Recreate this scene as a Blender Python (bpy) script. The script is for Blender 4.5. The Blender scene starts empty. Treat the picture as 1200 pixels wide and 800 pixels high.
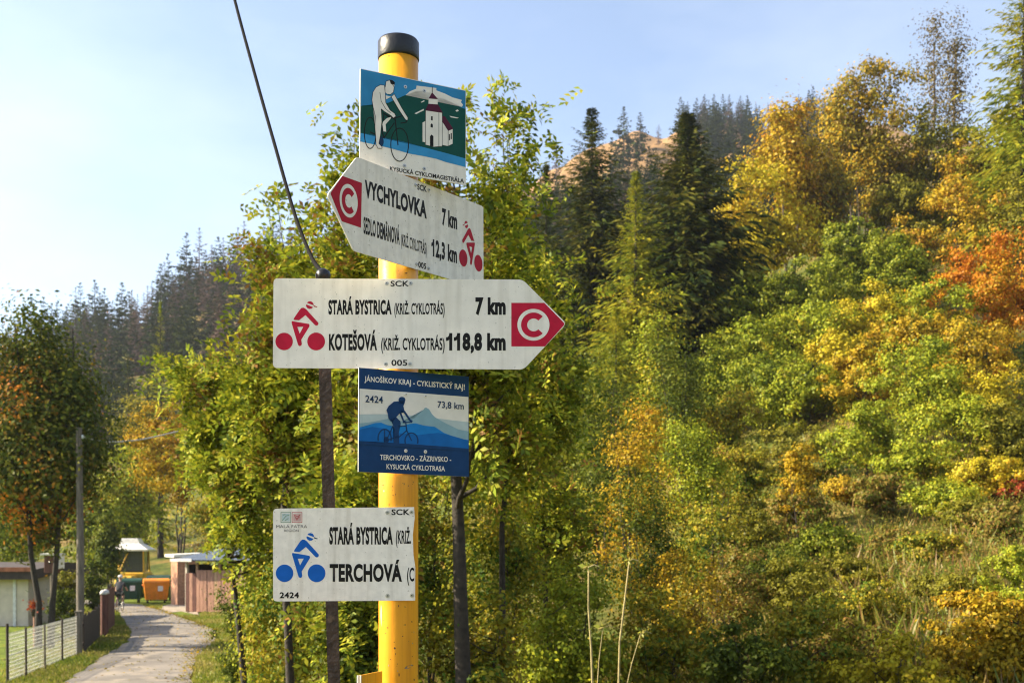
import bpy, bmesh, math, random
import numpy as np
from mathutils import Vector, Matrix

# ------------------------------------------------------------------ camera, sky, sun, exposure
SC = bpy.context.scene
COL = SC.collection
F, CX, HY = 1300.0, 600.0, 640.0          # focal length, centre column and eye level of the picture
def P(px, py, Y):
    return Vector(((px - CX) / F * Y, Y, (HY - py) / F * Y))

cam_d = bpy.data.cameras.new('camera'); cam = bpy.data.objects.new('camera', cam_d); COL.objects.link(cam)
cam.location = (0, 0, 0); cam.rotation_euler = (math.radians(90), 0, 0)
cam_d.sensor_width = 36; cam_d.lens = 36 * F / 1200; cam_d.shift_y = (HY - 400) / 1200
cam_d.clip_start = 0.05; cam_d.clip_end = 6000
cam_d.dof.use_dof = True; cam_d.dof.focus_distance = 2.45; cam_d.dof.aperture_fstop = 10.0
SC.camera = cam

SUN_EL, SUN_AZ = math.radians(33), math.radians(-90)     # azimuth from +Y (view direction), negative = left
world = bpy.data.worlds.new('World'); SC.world = world; world.use_nodes = True
wn = world.node_tree.nodes; wl = world.node_tree.links
bg = wn['Background']; sky = wn.new('ShaderNodeTexSky'); sky.sky_type = 'NISHITA'; sky.sun_disc = False
sky.sun_elevation = SUN_EL; sky.sun_rotation = SUN_AZ
sky.altitude = 500; sky.air_density = 1.0; sky.dust_density = 1.8; sky.ozone_density = 2.0
hsv = wn.new('ShaderNodeHueSaturation'); hsv.inputs['Saturation'].default_value = .84; wl.new(sky.outputs[0], hsv.inputs['Color'])
cn = wn.new('ShaderNodeTexNoise'); cn.inputs['Scale'].default_value = 2.6; cn.inputs['Detail'].default_value = 5; cn.inputs['Roughness'].default_value = .55
cm_ = wn.new('ShaderNodeMapping'); cm_.inputs['Scale'].default_value = (1, 1, 2.8); ctc = wn.new('ShaderNodeTexCoord'); wl.new(ctc.outputs['Generated'], cm_.inputs[0]); wl.new(cm_.outputs[0], cn.inputs['Vector'])
cr_ = wn.new('ShaderNodeMapRange'); cr_.inputs[1].default_value = .42; cr_.inputs[2].default_value = .75; cr_.inputs[4].default_value = .22; wl.new(cn.outputs[0], cr_.inputs[0])
cx_ = wn.new('ShaderNodeMixRGB'); cx_.inputs[2].default_value = (5.6, 5.7, 6.0, 1); wl.new(cr_.outputs[0], cx_.inputs[0]); wl.new(hsv.outputs[0], cx_.inputs[1])
wl.new(cx_.outputs[0], bg.inputs[0]); bg.inputs[1].default_value = 0.11
sun_d = bpy.data.lights.new('sun', 'SUN'); sun_d.energy = 5.0; sun_d.angle = math.radians(0.5); sun_d.color = (1, 0.87, 0.63)
sun = bpy.data.objects.new('sun', sun_d); COL.objects.link(sun)
sdir = Vector((math.sin(SUN_AZ) * math.cos(SUN_EL), math.cos(SUN_AZ) * math.cos(SUN_EL), math.sin(SUN_EL)))
sun.rotation_euler = sdir.to_track_quat('Z', 'Y').to_euler(); sun.location = sdir * 60
vs = SC.view_settings; vs.view_transform = 'Standard'; vs.look = 'None'; vs.gamma = 1; vs.use_curve_mapping = False
vs.exposure = 1.46
SC.cycles.filter_width = 1.15; SC.cycles.use_denoising = True; SC.cycles.max_bounces = 6; SC.cycles.diffuse_bounces = 2; SC.cycles.transmission_bounces = 3; SC.cycles.transparent_max_bounces = 6

# ------------------------------------------------------------------ helpers
def tag(o, label=None, cat=None, group=None, kind=None):
    if label: o['label'] = label
    if cat: o['category'] = cat
    if group: o['group'] = group
    if kind: o['kind'] = kind
    return o
def empty(name, loc=(0, 0, 0), label=None, cat=None, group=None, rz=0):
    o = bpy.data.objects.new(name, None); COL.objects.link(o); o.location = loc; o.rotation_euler.z = rz
    o.empty_display_size = 0.1
    return tag(o, label, cat, group)
def link(o, parent=None):
    COL.objects.link(o)
    if parent is not None:
        o.parent = parent
    return o
def world_to(parent):
    """matrix that brings world points into the parent's space (parents here only carry a location and a turn)"""
    m = Matrix.Identity(4)
    chain = []
    while parent is not None:
        chain.append(parent); parent = parent.parent
    for p in reversed(chain):
        m = m @ Matrix.LocRotScale(p.location, p.rotation_euler, p.scale)
    return m.inverted()

class MB:
    """collects shapes in one mesh; points are given in the space of the parent"""
    def __init__(s): s.v = []; s.f = []; s.m = []; s.sm = []
    def add(s, vs_, fs, mi=0, smooth=False):
        b = len(s.v); s.v += [tuple(v) for v in vs_]
        for f in fs: s.f.append(tuple(b + i for i in f)); s.m.append(mi); s.sm.append(smooth)
        return s
    def box(s, c, d, rz=0, mi=0, bev=0.0, rot=None):
        x, y, z = d[0] / 2, d[1] / 2, d[2] / 2
        R = rot if rot is not None else Matrix.Rotation(rz, 3, 'Z')
        c = Vector(c)
        if bev <= 0:
            pts = [(i * x, j * y, k * z) for k in (-1, 1) for j in (-1, 1) for i in (-1, 1)]
            return s.add([c + R @ Vector(p) for p in pts], [(0, 2, 3, 1), (4, 5, 7, 6), (0, 1, 5, 4), (2, 6, 7, 3), (0, 4, 6, 2), (1, 3, 7, 5)], mi)
        b = min(bev, x * .9, y * .9, z * .9)
        pts = []; idx = {}
        for k in (-1, 1):
            for j in (-1, 1):
                for i in (-1, 1):
                    for a in range(3):
                        q = [i * (x - b), j * (y - b), k * (z - b)]; q[a] = (i * x, j * y, k * z)[a]
                        idx[(i, j, k, a)] = len(pts); pts.append(c + R @ Vector(q))
        fs = []
        for a in range(3):
            o1, o2 = [(1, 2), (2, 0), (0, 1)][a]
            for sg in (-1, 1):
                def key(p, q):
                    t = [0, 0, 0]; t[a] = sg; t[o1] = p; t[o2] = q; return idx[(t[0], t[1], t[2], a)]
                f = [key(-1, -1), key(1, -1), key(1, 1), key(-1, 1)]
                fs.append(f if sg > 0 else f[::-1])
        for a in range(3):
            o1, o2 = [(1, 2), (2, 0), (0, 1)][a]
            for p in (-1, 1):
                for q in (-1, 1):
                    def e(v, ax):
                        t = [0, 0, 0]; t[a] = v; t[o1] = p; t[o2] = q; return idx[(t[0], t[1], t[2], ax)]
                    fs.append([e(-1, o1), e(1, o1), e(1, o2), e(-1, o2)])
        for k in (-1, 1):
            for j in (-1, 1):
                for i in (-1, 1): fs.append([idx[(i, j, k, a)] for a in range(3)])
        return s.add(pts, fs, mi)
    def tube(s, pts, rs, n=8, mi=0, cap=True, smooth=True):
        pts = [Vector(p) for p in pts]
        if not isinstance(rs, (list, tuple)): rs = [rs] * len(pts)
        ring = []; prev = None
        for i, p in enumerate(pts):
            d = (pts[min(i + 1, len(pts) - 1)] - pts[max(i - 1, 0)])
            d = d.normalized() if d.length > 1e-9 else Vector((0, 0, 1))
            if prev is None:
                a = d.cross(Vector((0, 0, 1)));
                if a.length < 1e-3: a = d.cross(Vector((1, 0, 0)))
            else: a = prev - d * prev.dot(d)
            a.normalize(); prev = a; b = d.cross(a)
            ring.append([p + (a * math.cos(2 * math.pi * k / n) + b * math.sin(2 * math.pi * k / n)) * rs[i] for k in range(n)])
        vs_ = [q for r in ring for q in r]; fs = []
        for i in range(len(pts) - 1):
            for k in range(n):
                fs.append((i * n + k, i * n + (k + 1) % n, (i + 1) * n + (k + 1) % n, (i + 1) * n + k))
        s.add(vs_, fs, mi, smooth)
        if cap:
            s.add(ring[0], [tuple(range(n))[::-1]], mi); s.add(ring[-1], [tuple(range(n))], mi)
        return s
    def lathe(s, c, prof, n=24, mi=0, axis='Z', smooth=True):
        c = Vector(c); vs_ = []
        for r, h in prof:
            for k in range(n):
                t = 2 * math.pi * k / n; p = (r * math.cos(t), r * math.sin(t), h)
                if axis == 'X': p = (h, p[0], p[1])
                if axis == 'Y': p = (p[0], h, p[1])
                vs_.append(c + Vector(p))
        fs = []
        for i in range(len(prof) - 1):
            for k in range(n): fs.append((i * n + k, i * n + (k + 1) % n, (i + 1) * n + (k + 1) % n, (i + 1) * n + k))
        fs.append(tuple(range(n))[::-1]); fs.append(tuple((len(prof) - 1) * n + k for k in range(n)))
        return s.add(vs_, fs, mi, smooth)
    def prism(s, poly, off, mi=0):
        """closed polygon of 3-D points pushed along off"""
        n = len(poly); a = [Vector(p) for p in poly]; b = [p + Vector(off) for p in a]
        return s.add(a + b, [tuple(range(n)), tuple(range(2 * n - 1, n - 1, -1))] + [(i, n + i, n + (i + 1) % n, (i + 1) % n) for i in range(n)], mi)
    def build(s, name, mats, parent=None):
        me = bpy.data.meshes.new(name); me.from_pydata(s.v, [], s.f)
        if not isinstance(mats, (list, tuple)): mats = [mats]
        for m in mats: me.materials.append(m)
        me.polygons.foreach_set('material_index', s.m); me.polygons.foreach_set('use_smooth', s.sm)
        bm = bmesh.new(); bm.from_mesh(me); bmesh.ops.recalc_face_normals(bm, faces=bm.faces); bm.to_mesh(me); bm.free()
        me.update()
        return link(bpy.data.objects.new(name, me), parent)

def quads_obj(name, V, mat, parent=None):
    """V: (N,4,3) array of leaf quads"""
    n = len(V); me = bpy.data.meshes.new(name)
    me.vertices.add(n * 4); me.vertices.foreach_set('co', np.ascontiguousarray(V, dtype=np.float32).ravel())
    me.loops.add(n * 4); me.loops.foreach_set('vertex_index', np.arange(n * 4, dtype=np.int32))
    me.polygons.add(n); me.polygons.foreach_set('loop_start', np.arange(0, n * 4, 4, dtype=np.int32))
    me.polygons.foreach_set('loop_total', np.full(n, 4, dtype=np.int32))
    me.update(calc_edges=True); me.materials.append(mat)
    return link(bpy.data.objects.new(name, me), parent)

# ------------------------------------------------------------------ materials
def new_mat(name):
    m = bpy.data.materials.new(name); m.use_nodes = True
    return m, m.node_tree.nodes, m.node_tree.links, m.node_tree.nodes['Principled BSDF']
def ramp(nodes, stops):
    r = nodes.new('ShaderNodeValToRGB'); els = r.color_ramp.elements
    while len(els) > 1: els.remove(els[-1])
    els[0].position = stops[0][0]; els[0].color = (*stops[0][1], 1)
    for p, c in stops[1:]:
        e = els.new(p); e.color = (*c, 1)
    return r
def mat(name, col, rough=.6, var=.15, scale=8., bump=0., bscale=40., metal=0., spec=.5, stretch=None, dirt=None, streak=None):
    m, N, L, b = new_mat(name)
    tc = N.new('ShaderNodeTexCoord'); src = tc.outputs['Object']
    if stretch:
        mp = N.new('ShaderNodeMapping'); mp.inputs['Scale'].default_value = stretch; L.new(src, mp.inputs[0]); src = mp.outputs[0]
    n = N.new('ShaderNodeTexNoise'); n.inputs['Scale'].default_value = scale; n.inputs['Detail'].default_value = 6; L.new(src, n.inputs['Vector'])
    lo = tuple(max(0, c * (1 - var * 2)) for c in col); hi = tuple(min(1, c * (1 + var * 2)) for c in col)
    r = ramp(N, [(.25, lo), (.75, hi)]); L.new(n.outputs[0], r.inputs[0]); out = r.outputs[0]
    if dirt:
        d = N.new('ShaderNodeTexNoise'); d.inputs['Scale'].default_value = dirt[1]; d.inputs['Detail'].default_value = 4; L.new(src, d.inputs['Vector'])
        dr = ramp(N, [(dirt[2], (0, 0, 0)), (dirt[2] + dirt[3], (1, 1, 1))]); L.new(d.outputs[0], dr.inputs[0])
        mx = N.new('ShaderNodeMixRGB'); L.new(dr.outputs[0], mx.inputs[0]); L.new(out, mx.inputs[1]); mx.inputs[2].default_value = (*dirt[0], 1); out = mx.outputs[0]
    if streak:
        sm = N.new('ShaderNodeMapping'); sm.inputs['Scale'].default_value = (streak[1], streak[1], streak[1] * .06); L.new(tc.outputs['Object'], sm.inputs[0])
        sn = N.new('ShaderNodeTexNoise'); sn.inputs['Scale'].default_value = 1; sn.inputs['Detail'].default_value = 5; L.new(sm.outputs[0], sn.inputs['Vector'])
        sr = N.new('ShaderNodeMapRange'); sr.inputs[1].default_value = .48; sr.inputs[2].default_value = .78; sr.inputs[4].default_value = streak[2]; L.new(sn.outputs[0], sr.inputs[0])
        sx_ = N.new('ShaderNodeMixRGB'); L.new(sr.outputs[0], sx_.inputs[0]); L.new(out, sx_.inputs[1]); sx_.inputs[2].default_value = (*streak[0], 1); out = sx_.outputs[0]
    L.new(out, b.inputs['Base Color'])
    b.inputs['Roughness'].default_value = rough; b.inputs['Metallic'].default_value = metal; b.inputs['Specular IOR Level'].default_value = spec
    if bump:
        bn = N.new('ShaderNodeTexNoise'); bn.inputs['Scale'].default_value = bscale; bn.inputs['Detail'].default_value = 5; L.new(src, bn.inputs['Vector'])
        bp = N.new('ShaderNodeBump'); bp.inputs['Strength'].default_value = bump; bp.inputs['Distance'].default_value = .02
        L.new(bn.outputs[0], bp.inputs['Height']); L.new(bp.outputs[0], b.inputs['Normal'])
    return m
def leaf_mat(name, cols, patch=.5, transl=.27, gloss=.008):
    """leaves: every leaf its own tint out of cols, with slow patches of autumn colour and of tints imitating shade gaps and highlights"""
    m, N, L, b = new_mat(name); N.remove(b)
    g = N.new('ShaderNodeNewGeometry'); tc = N.new('ShaderNodeTexCoord')
    n = N.new('ShaderNodeTexNoise'); n.inputs['Scale'].default_value = patch; n.inputs['Detail'].default_value = 2; L.new(tc.outputs['Object'], n.inputs['Vector'])
    a = N.new('ShaderNodeMath'); a.operation = 'MULTIPLY_ADD'; L.new(n.outputs[0], a.inputs[0]); a.inputs[1].default_value = 1.5; a.inputs[2].default_value = -.5
    a2 = N.new('ShaderNodeMath'); a2.operation = 'MULTIPLY_ADD'; L.new(g.outputs['Random Per Island'], a2.inputs[0]); a2.inputs[1].default_value = .55; L.new(a.outputs[0], a2.inputs[2])
    k = len(cols)
    r = ramp(N, [((i + .15) / k, c) for i, c in enumerate(cols)]); L.new(a2.outputs[0], r.inputs[0])
    d = N.new('ShaderNodeBsdfDiffuse'); t = N.new('ShaderNodeBsdfTranslucent'); L.new(r.outputs[0], d.inputs[0]); L.new(r.outputs[0], t.inputs[0])
    mx = N.new('ShaderNodeMixShader'); mx.inputs[0].default_value = transl; L.new(d.outputs[0], mx.inputs[1]); L.new(t.outputs[0], mx.inputs[2])
    gl = N.new('ShaderNodeBsdfGlossy'); gl.inputs['Roughness'].default_value = .45; gl.inputs[0].default_value = (.9, .9, .85, 1)
    mg = N.new('ShaderNodeMixShader'); mg.inputs[0].default_value = gloss; L.new(mx.outputs[0], mg.inputs[1]); L.new(gl.outputs[0], mg.inputs[2])
    L.new(mg.outputs[0], N['Material Output'].inputs[0])
    return m

GRN1, GRN2, GRN3 = (.035, .075, .010), (.075, .14, .014), (.14, .22, .02)
YEL, GOLD, ORG, RED, BRN = (.42, .34, .02), (.46, .27, .015), (.45, .15, .012), (.30, .04, .015), (.14, .075, .02)
OLV, LIME = (.17, .16, .02), (.26, .32, .025)
LM = {  # darkest and brightest stops put foliage shade and highlights into the leaf colour
 'ash': leaf_mat('ash_leaves', [tuple(c * 1.45 for c in q) for q in [(.022, .036, .008), (.08, .12, .013), (.19, .23, .02), (.34, .31, .025), (.05, .07, .010), (.16, .20, .018), (.16, .08, .02)]], .9),
 'ashseed': leaf_mat('ash_seeds', [(.05, .025, .012), (.10, .05, .02), (.16, .08, .03)], 2, .15),
 'yellow': leaf_mat('yellow_leaves', [tuple(c * 1.2 for c in q) for q in [(.10, .10, .012), (.34, .30, .02), YEL, (.50, .38, .02), (.18, .15, .015), GOLD]], .25),
 'brown': leaf_mat('brown_leaves', [tuple(c * 1.15 for c in q) for q in [(.06, .05, .012), BRN, OLV, (.25, .19, .02), GOLD]], .3),
 'bare': leaf_mat('thin_brown_leaves', [(.09, .06, .03), (.13, .09, .035), (.16, .13, .035)], .6),
 'olive': leaf_mat('olive_leaves', [tuple(c * 1.05 for c in q) for q in [(.04, .05, .008), OLV, (.24, .22, .02), (.09, .09, .012), (.32, .26, .02)]], .3),
 'gold': leaf_mat('gold_leaves', [tuple(c * 1.12 for c in q) for q in [(.06, .07, .010), (.24, .20, .018), GOLD, (.42, .30, .02), (.14, .10, .012), (.40, .18, .015)]], .35),
 'orange': leaf_mat('orange_leaves', [tuple(c * 1.05 for c in q) for q in [(.28, .20, .02), GOLD, ORG, (.48, .20, .015), (.36, .09, .012)]], .3),
 'green': leaf_mat('bright_green_leaves', [tuple(c * 1.05 for c in q) for q in [(.03, .05, .008), (.10, .14, .012), (.21, .25, .018), (.33, .33, .025), (.06, .09, .010), (.25, .26, .02)]], .3),
 'lime': leaf_mat('lime_leaves', [tuple(c * 1.12 for c in q) for q in [(.04, .06, .008), (.14, .17, .014), LIME, (.36, .34, .02), (.10, .13, .012), (.42, .31, .02)]], .3),
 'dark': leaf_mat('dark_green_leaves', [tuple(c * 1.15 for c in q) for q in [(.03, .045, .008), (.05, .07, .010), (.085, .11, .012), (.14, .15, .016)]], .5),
 'mixed': leaf_mat('mixed_leaves', [tuple(c * 1.1 for c in q) for q in [GRN1, GRN2, OLV, (.26, .25, .02), (.38, .28, .02), BRN]], .6),
 'maple': leaf_mat('maple_leaves', [(.50, .15, .012), (.42, .15, .015), (.20, .13, .015), (.05, .07, .01), (.08, .11, .012), (.20, .19, .02), (.04, .06, .008), (.08, .11, .012)], .33, .3),
 'red': leaf_mat('red_leaves', [(.12, .10, .02), RED, (.38, .07, .03), (.20, .12, .02)], .8),
 'spruce': leaf_mat('spruce_needles', [(.014, .028, .009), (.030, .044, .014), (.065, .080, .016), (.13, .12, .02)], .35, .15, .0),
 'larch': leaf_mat('larch_needles', [tuple(c * 1.3 for c in q) for q in [(.05, .08, .012), (.11, .14, .015), (.20, .21, .02), (.28, .24, .02)]], .3, .35, .0),
 'fargreen': leaf_mat('far_spruce_needles', [(.016, .028, .009), (.032, .046, .012), (.055, .066, .016)], .05, .1, .0),
 'fardead': leaf_mat('dead_spruce_twigs', [tuple(c * 1.35 for c in q) for q in [(.060, .042, .034), (.085, .058, .045), (.11, .075, .058)]], .05, .1, .0),
 'weed': leaf_mat('weed_leaves', [(.06, .08, .012), (.15, .18, .02), (.26, .21, .035), (.28, .15, .04), (.10, .12, .015), (.17, .21, .02)], .25, .3, .01),
 'grass': leaf_mat('grass_blades', [(.10, .15, .018), (.18, .23, .02), (.24, .24, .03), (.34, .28, .08)], .35, .35, .02),
 'drygrass': leaf_mat('dry_grass_blades', [(.07, .10, .015), (.16, .20, .02), (.30, .24, .06), (.24, .12, .05), (.20, .25, .025), (.11, .15, .018)], .22, .35, .02),
}
M = {
 'bark': mat('bark', (.075, .055, .040), .9, .3, 14, .6, 30),
 'bark_dark': mat('dark_bark', (.035, .027, .021), .9, .3, 14, .6, 30),
 'bark_pale': mat('pale_bark', (.16, .12, .085), .9, .3, 10, .4, 30),
 'asphalt': mat('asphalt', (.18, .155, .13), .92, .22, .7, .35, 60, dirt=((.27, .225, .175), 1.6, .50, .14)),
 'gravel': mat('gravel', (.30, .24, .18), .95, .25, 3, .5, 30),
 'yellow_paint': mat('yellow_post_paint', (.84, .365, .016), .36, .05, 9, .04, 60, dirt=((.36, .17, .03), 55, .69, .03), streak=((.55, .20, .015), 70, .75)),
 'cap': mat('black_rubber', (.012, .011, .011), .35, .2, 30, .1, 60),
 'white_plate': mat('white_sign_face', (.88, .835, .765), .5, .04, 30, .03, 400, dirt=((.42, .40, .36), 260, .68, .05), streak=((.50, .45, .37), 55, .34)),
 'white_plate_aged': mat('aged_white_sign_face', (.86, .815, .75), .5, .05, 60, .05, 500, dirt=((.46, .42, .35), 200, .66, .05), streak=((.46, .41, .33), 55, .42)),
 'alu': mat('plate_edge_metal', (.72, .70, .64), .45, .1, 30, metal=.0),
 'steel': mat('bolt_steel', (.50, .49, .46), .35, .1, 60, metal=.8),
 'bolthole': mat('bolt_head_dark', (.03, .03, .032), .5, .1, 60),
 'black_print': mat('black_print', (.014, .013, .013), .45, .1, 60, spec=.15),
 'crimson': mat('crimson_print', (.52, .012, .045), .42, .07, 40, .03, 400, spec=.15),
 'crimson_dark': mat('faded_crimson_print', (.42, .010, .030), .42, .07, 40, .03, 400, spec=.15),
 'blue_print': mat('blue_print', (.008, .115, .50), .42, .06, 40, spec=.15),
 'navy': mat('navy_print', (.010, .050, .155), .40, .06, 40, .03, 300, dirt=((.05, .09, .17), 220, .70, .05), spec=.15),
 'navy_text': mat('navy_figure_print', (.012, .040, .110), .42, .06, 40, spec=.15),
 'print_white': mat('white_print', (.85, .81, .75), .42, .04, 40, spec=.15),
 'pale1': mat('palest_hill_print', (.50, .60, .62), .42, .04, 40, spec=.15),
 'pale2': mat('pale_hill_print', (.27, .44, .52), .42, .05, 40, spec=.15),
 'blue2': mat('bright_hill_print', (.012, .22, .62), .42, .06, 40, spec=.15),
 'blue3': mat('deep_hill_print', (.008, .135, .45), .42, .06, 40, spec=.15),
 'pic_sky': mat('picture_sky_print', (.035, .25, .52), .42, .10, 12, spec=.15),
 'pic_river': mat('picture_river_print', (.045, .30, .62), .42, .08, 20, spec=.15),
 'pic_green': mat('picture_green_print', (.006, .075, .058), .42, .06, 40, spec=.15),
 'pic_maroon': mat('picture_maroon_print', (.085, .012, .035), .42, .06, 40, spec=.15),
 'logo_green': mat('logo_green_print', (.24, .36, .26), .5, .05, 40, spec=.15),
 'logo_red': mat('logo_red_print', (.55, .17, .17), .5, .05, 40, spec=.15),
 'logo_dark': mat('logo_dark_print', (.13, .12, .11), .5, .05, 40, spec=.15),
 'rust': mat('rusty_iron', (.045, .028, .021), .75, .3, 20, .3, 60, dirt=((.11, .075, .05), 30, .6, .1)),
 'wire': mat('dark_cable', (.012, .011, .011), .9, .1, spec=.1),
 'wire_pale': mat('pale_cable', (.45, .42, .38), .6, .1),
 'fence_wire': mat('galvanised_wire', (.68, .66, .60), .5, .1),
 'wood_dark': mat('dark_wood', (.045, .030, .024), .85, .3, 6, .3, 30, stretch=(4, 4, .5)),
 'wood_red': mat('red_brown_boards', (.12, .045, .035), .8, .25, 6, .3, 30, stretch=(4, 4, .5)),
 'wood_pink': mat('weathered_brown_boards', (.38, .20, .14), .85, .25, 6, .3, 30, stretch=(5, 5, .5)),
 'wood_tan': mat('tan_wood', (.42, .26, .15), .85, .2, 6, .3, 30, stretch=(4, 4, .5)),
 'wood_grey': mat('grey_wood', (.15, .125, .10), .9, .25, 6, .3, 30, stretch=(4, 4, .5)),
 'brick': mat('orange_brick_wall', (.40, .20, .12), .9, .2, 7, .3, 25),
 'plaster': mat('pale_plaster', (.62, .54, .44), .9, .08, 3, .15, 60),
 'roof_red': mat('orange_roof', (.34, .12, .06), .8, .2, 5, .2, 20),
 'roof_pale': mat('pale_roof_sheet', (.78, .74, .68), .6, .12, 4),
 'roof_grey': mat('grey_roof_sheet', (.19, .22, .27), .5, .15, 4),
 'roof_eave_shade': mat('eave_shade_roof', (.05, .035, .03), .8, .2, 5),
 'bin_green': mat('green_plastic', (.012, .055, .030), .45, .1, 5),
 'bin_orange': mat('orange_plastic', (.75, .24, .015), .45, .08, 5),
 'rubber': mat('tyre_rubber', (.015, .015, .015), .8, .1),
 'machine': mat('machine_yellow', (.60, .36, .03), .45, .1, 5),
 'glass': mat('dark_cab_glass', (.06, .075, .07), .08, .1),
 'sticker': mat('white_sticker', (.7, .7, .68), .6, .1),
 'skin': mat('skin', (.42, .23, .16), .6, .06),
 'cloth_dark': mat('dark_grey_cloth', (.045, .045, .05), .9, .15),
 'cloth_black': mat('black_cloth', (.012, .012, .014), .9, .15),
 'cloth_pale': mat('pale_cloth', (.62, .60, .58), .9, .1),
 'stem': mat('dry_stem', (.36, .29, .13), .85, .2, 20),
}

# ------------------------------------------------------------------ the ground
PROF = {
 -700: [(0,-1.7),(6,-2),(20,-3.3),(90,-3.3),(200,2),(380,30),(560,50),(1000,60)],
 -200: [(0,-1.7),(6,-1.9),(12,-2.8),(20,-3.3),(90,-3.3),(130,-1),(200,10),(370,46),(430,46),(560,42),(1000,40)],
 0:    [(0,-1.7),(6,-1.9),(12,-2.8),(20,-3.3),(90,-3.3),(130,-1),(200,13),(370,57),(430,58),(560,52),(1000,40)],
 150:  [(0,-1.7),(6,-1.9),(12,-2.8),(20,-3.3),(90,-3.3),(130,0),(200,18),(370,72),(430,74),(560,70),(1000,40)],
 250:  [(0,-1.7),(6,-1.9),(12,-2.8),(20,-3.3),(90,-3.3),(130,2),(200,22),(370,84),(430,88),(560,85),(1000,40)],
 300:  [(0,-1.7),(6,-1.9),(12,-2.7),(20,-3.3),(85,-3.2),(130,3),(200,25),(370,91),(430,96),(560,95),(1000,40)],
 450:  [(0,-1.7),(6,-1.9),(12,-2.6),(28,-3.2),(60,-2.9),(90,0),(130,8),(200,30),(370,98),(450,112),(560,133),(700,130),(1000,60)],
 600:  [(0,-1.7),(6,-1.9),(12,-2.6),(28,-3.1),(60,-1.5),(75,2),(100,9),(130,17),(200,40),(370,105),(560,176),(700,170),(1000,80)],
 660:  [(0,-1.7),(6,-1.9),(12,-2.6),(28,-3.0),(58,-1),(72,2),(100,10),(130,19),(200,43),(370,110),(560,195),(700,188),(1000,80)],
 720:  [(0,-1.7),(6,-1.9),(12,-2.6),(25,-3),(40,-2),(55,-.5),(70,2),(85,7),(100,12),(130,21),(200,46),(370,114),(560,207),(700,195),(1000,80)],
 850:  [(0,-1.7),(6,-1.9),(12,-2.6),(25,-2.9),(45,-.35),(60,4),(75,11),(90,18),(110,24),(140,30),(200,52),(370,120),(560,213),(700,200),(1000,80)],
 1000: [(0,-1.7),(6,-1.9),(12,-2.5),(25,-1.5),(35,-.3),(50,3.5),(65,9.5),(82,18),(100,28),(115,32),(140,37),(200,55),(370,120),(560,215),(1000,80)],
 1200: [(0,-1.7),(6,-1.9),(12,-2.3),(25,-1.15),(40,1.2),(55,6),(70,13),(95,26),(110,31),(140,38),(200,58),(370,120),(560,200),(1000,80)],
 1500: [(0,-1.7),(6,-1.8),(12,-2),(25,0),(40,5),(55,12),(70,20),(95,33),(140,46),(200,65),(370,120),(560,180),(1000,80)],
 1900: [(0,-1.7),(6,-1.7),(12,-1.8),(25,1),(40,8),(55,15),(70,23),(95,36),(140,50),(200,65),(370,110),(560,150),(1000,80)],
}
CPX = np.array(sorted(PROF)); YG = np.concatenate([np.linspace(0, 40, 41), np.geomspace(41, 1000, 160)])
ZT = np.array([np.interp(YG, [a for a, b in PROF[c]], [b for a, b in PROF[c]]) for c in CPX])
kern = np.array([1, 2, 3, 2, 1]) / 9.0
ZT = np.array([np.convolve(np.pad(z, 2, mode='edge'), kern, 'valid') for z in ZT])
ZAVG = (ZT[0] + ZT[-1]) / 2
def gz(X, Y):
    X = np.asarray(X, float); Y = np.asarray(Y, float); r = np.hypot(X, Y); az = np.arctan2(X, Y)
    ac = np.clip(az, -.785, .785); px = np.clip(CX + F * np.tan(ac), CPX[0], CPX[-1]); Yd = np.clip(r * np.cos(ac), 0, 999.9)
    i = np.clip(np.searchsorted(CPX, px) - 1, 0, len(CPX) - 2); u = (px - CPX[i]) / (CPX[i + 1] - CPX[i])
    u = u * u * (3 - 2 * u) * .5 + u * .5
    j = np.clip(np.searchsorted(YG, Yd) - 1, 0, len(YG) - 2); v = (Yd - YG[j]) / (YG[j + 1] - YG[j])
    z = (ZT[i, j] * (1 - v) + ZT[i, j + 1] * v) * (1 - u) + (ZT[i + 1, j] * (1 - v) + ZT[i + 1, j + 1] * v) * u
    w = np.clip((np.abs(az) - 1.05) / 1.9, 0, 1); w = w * w * (3 - 2 * w)
    z = z * (1 - w) + (ZAVG[j] * (1 - v) + ZAVG[j + 1] * v) * w
    amp = np.clip((r - 90) / 300, 0, 1) * 3.0 + np.clip(px - 500, 0, 200) / 200 * np.clip((r - 14) / 20, 0, 1) * .22
    return z + amp * (np.sin(X * .11 + 1.3) * np.sin(Y * .07) + .5 * np.sin(X * .31 + Y * .23) + .3 * np.sin(X * .9 - Y * .6 + 2) * (r < 90))
def g(px, Y):
    X = (px - CX) / F * Y
    return Vector((X, Y, float(gz(X, Y))))

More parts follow.
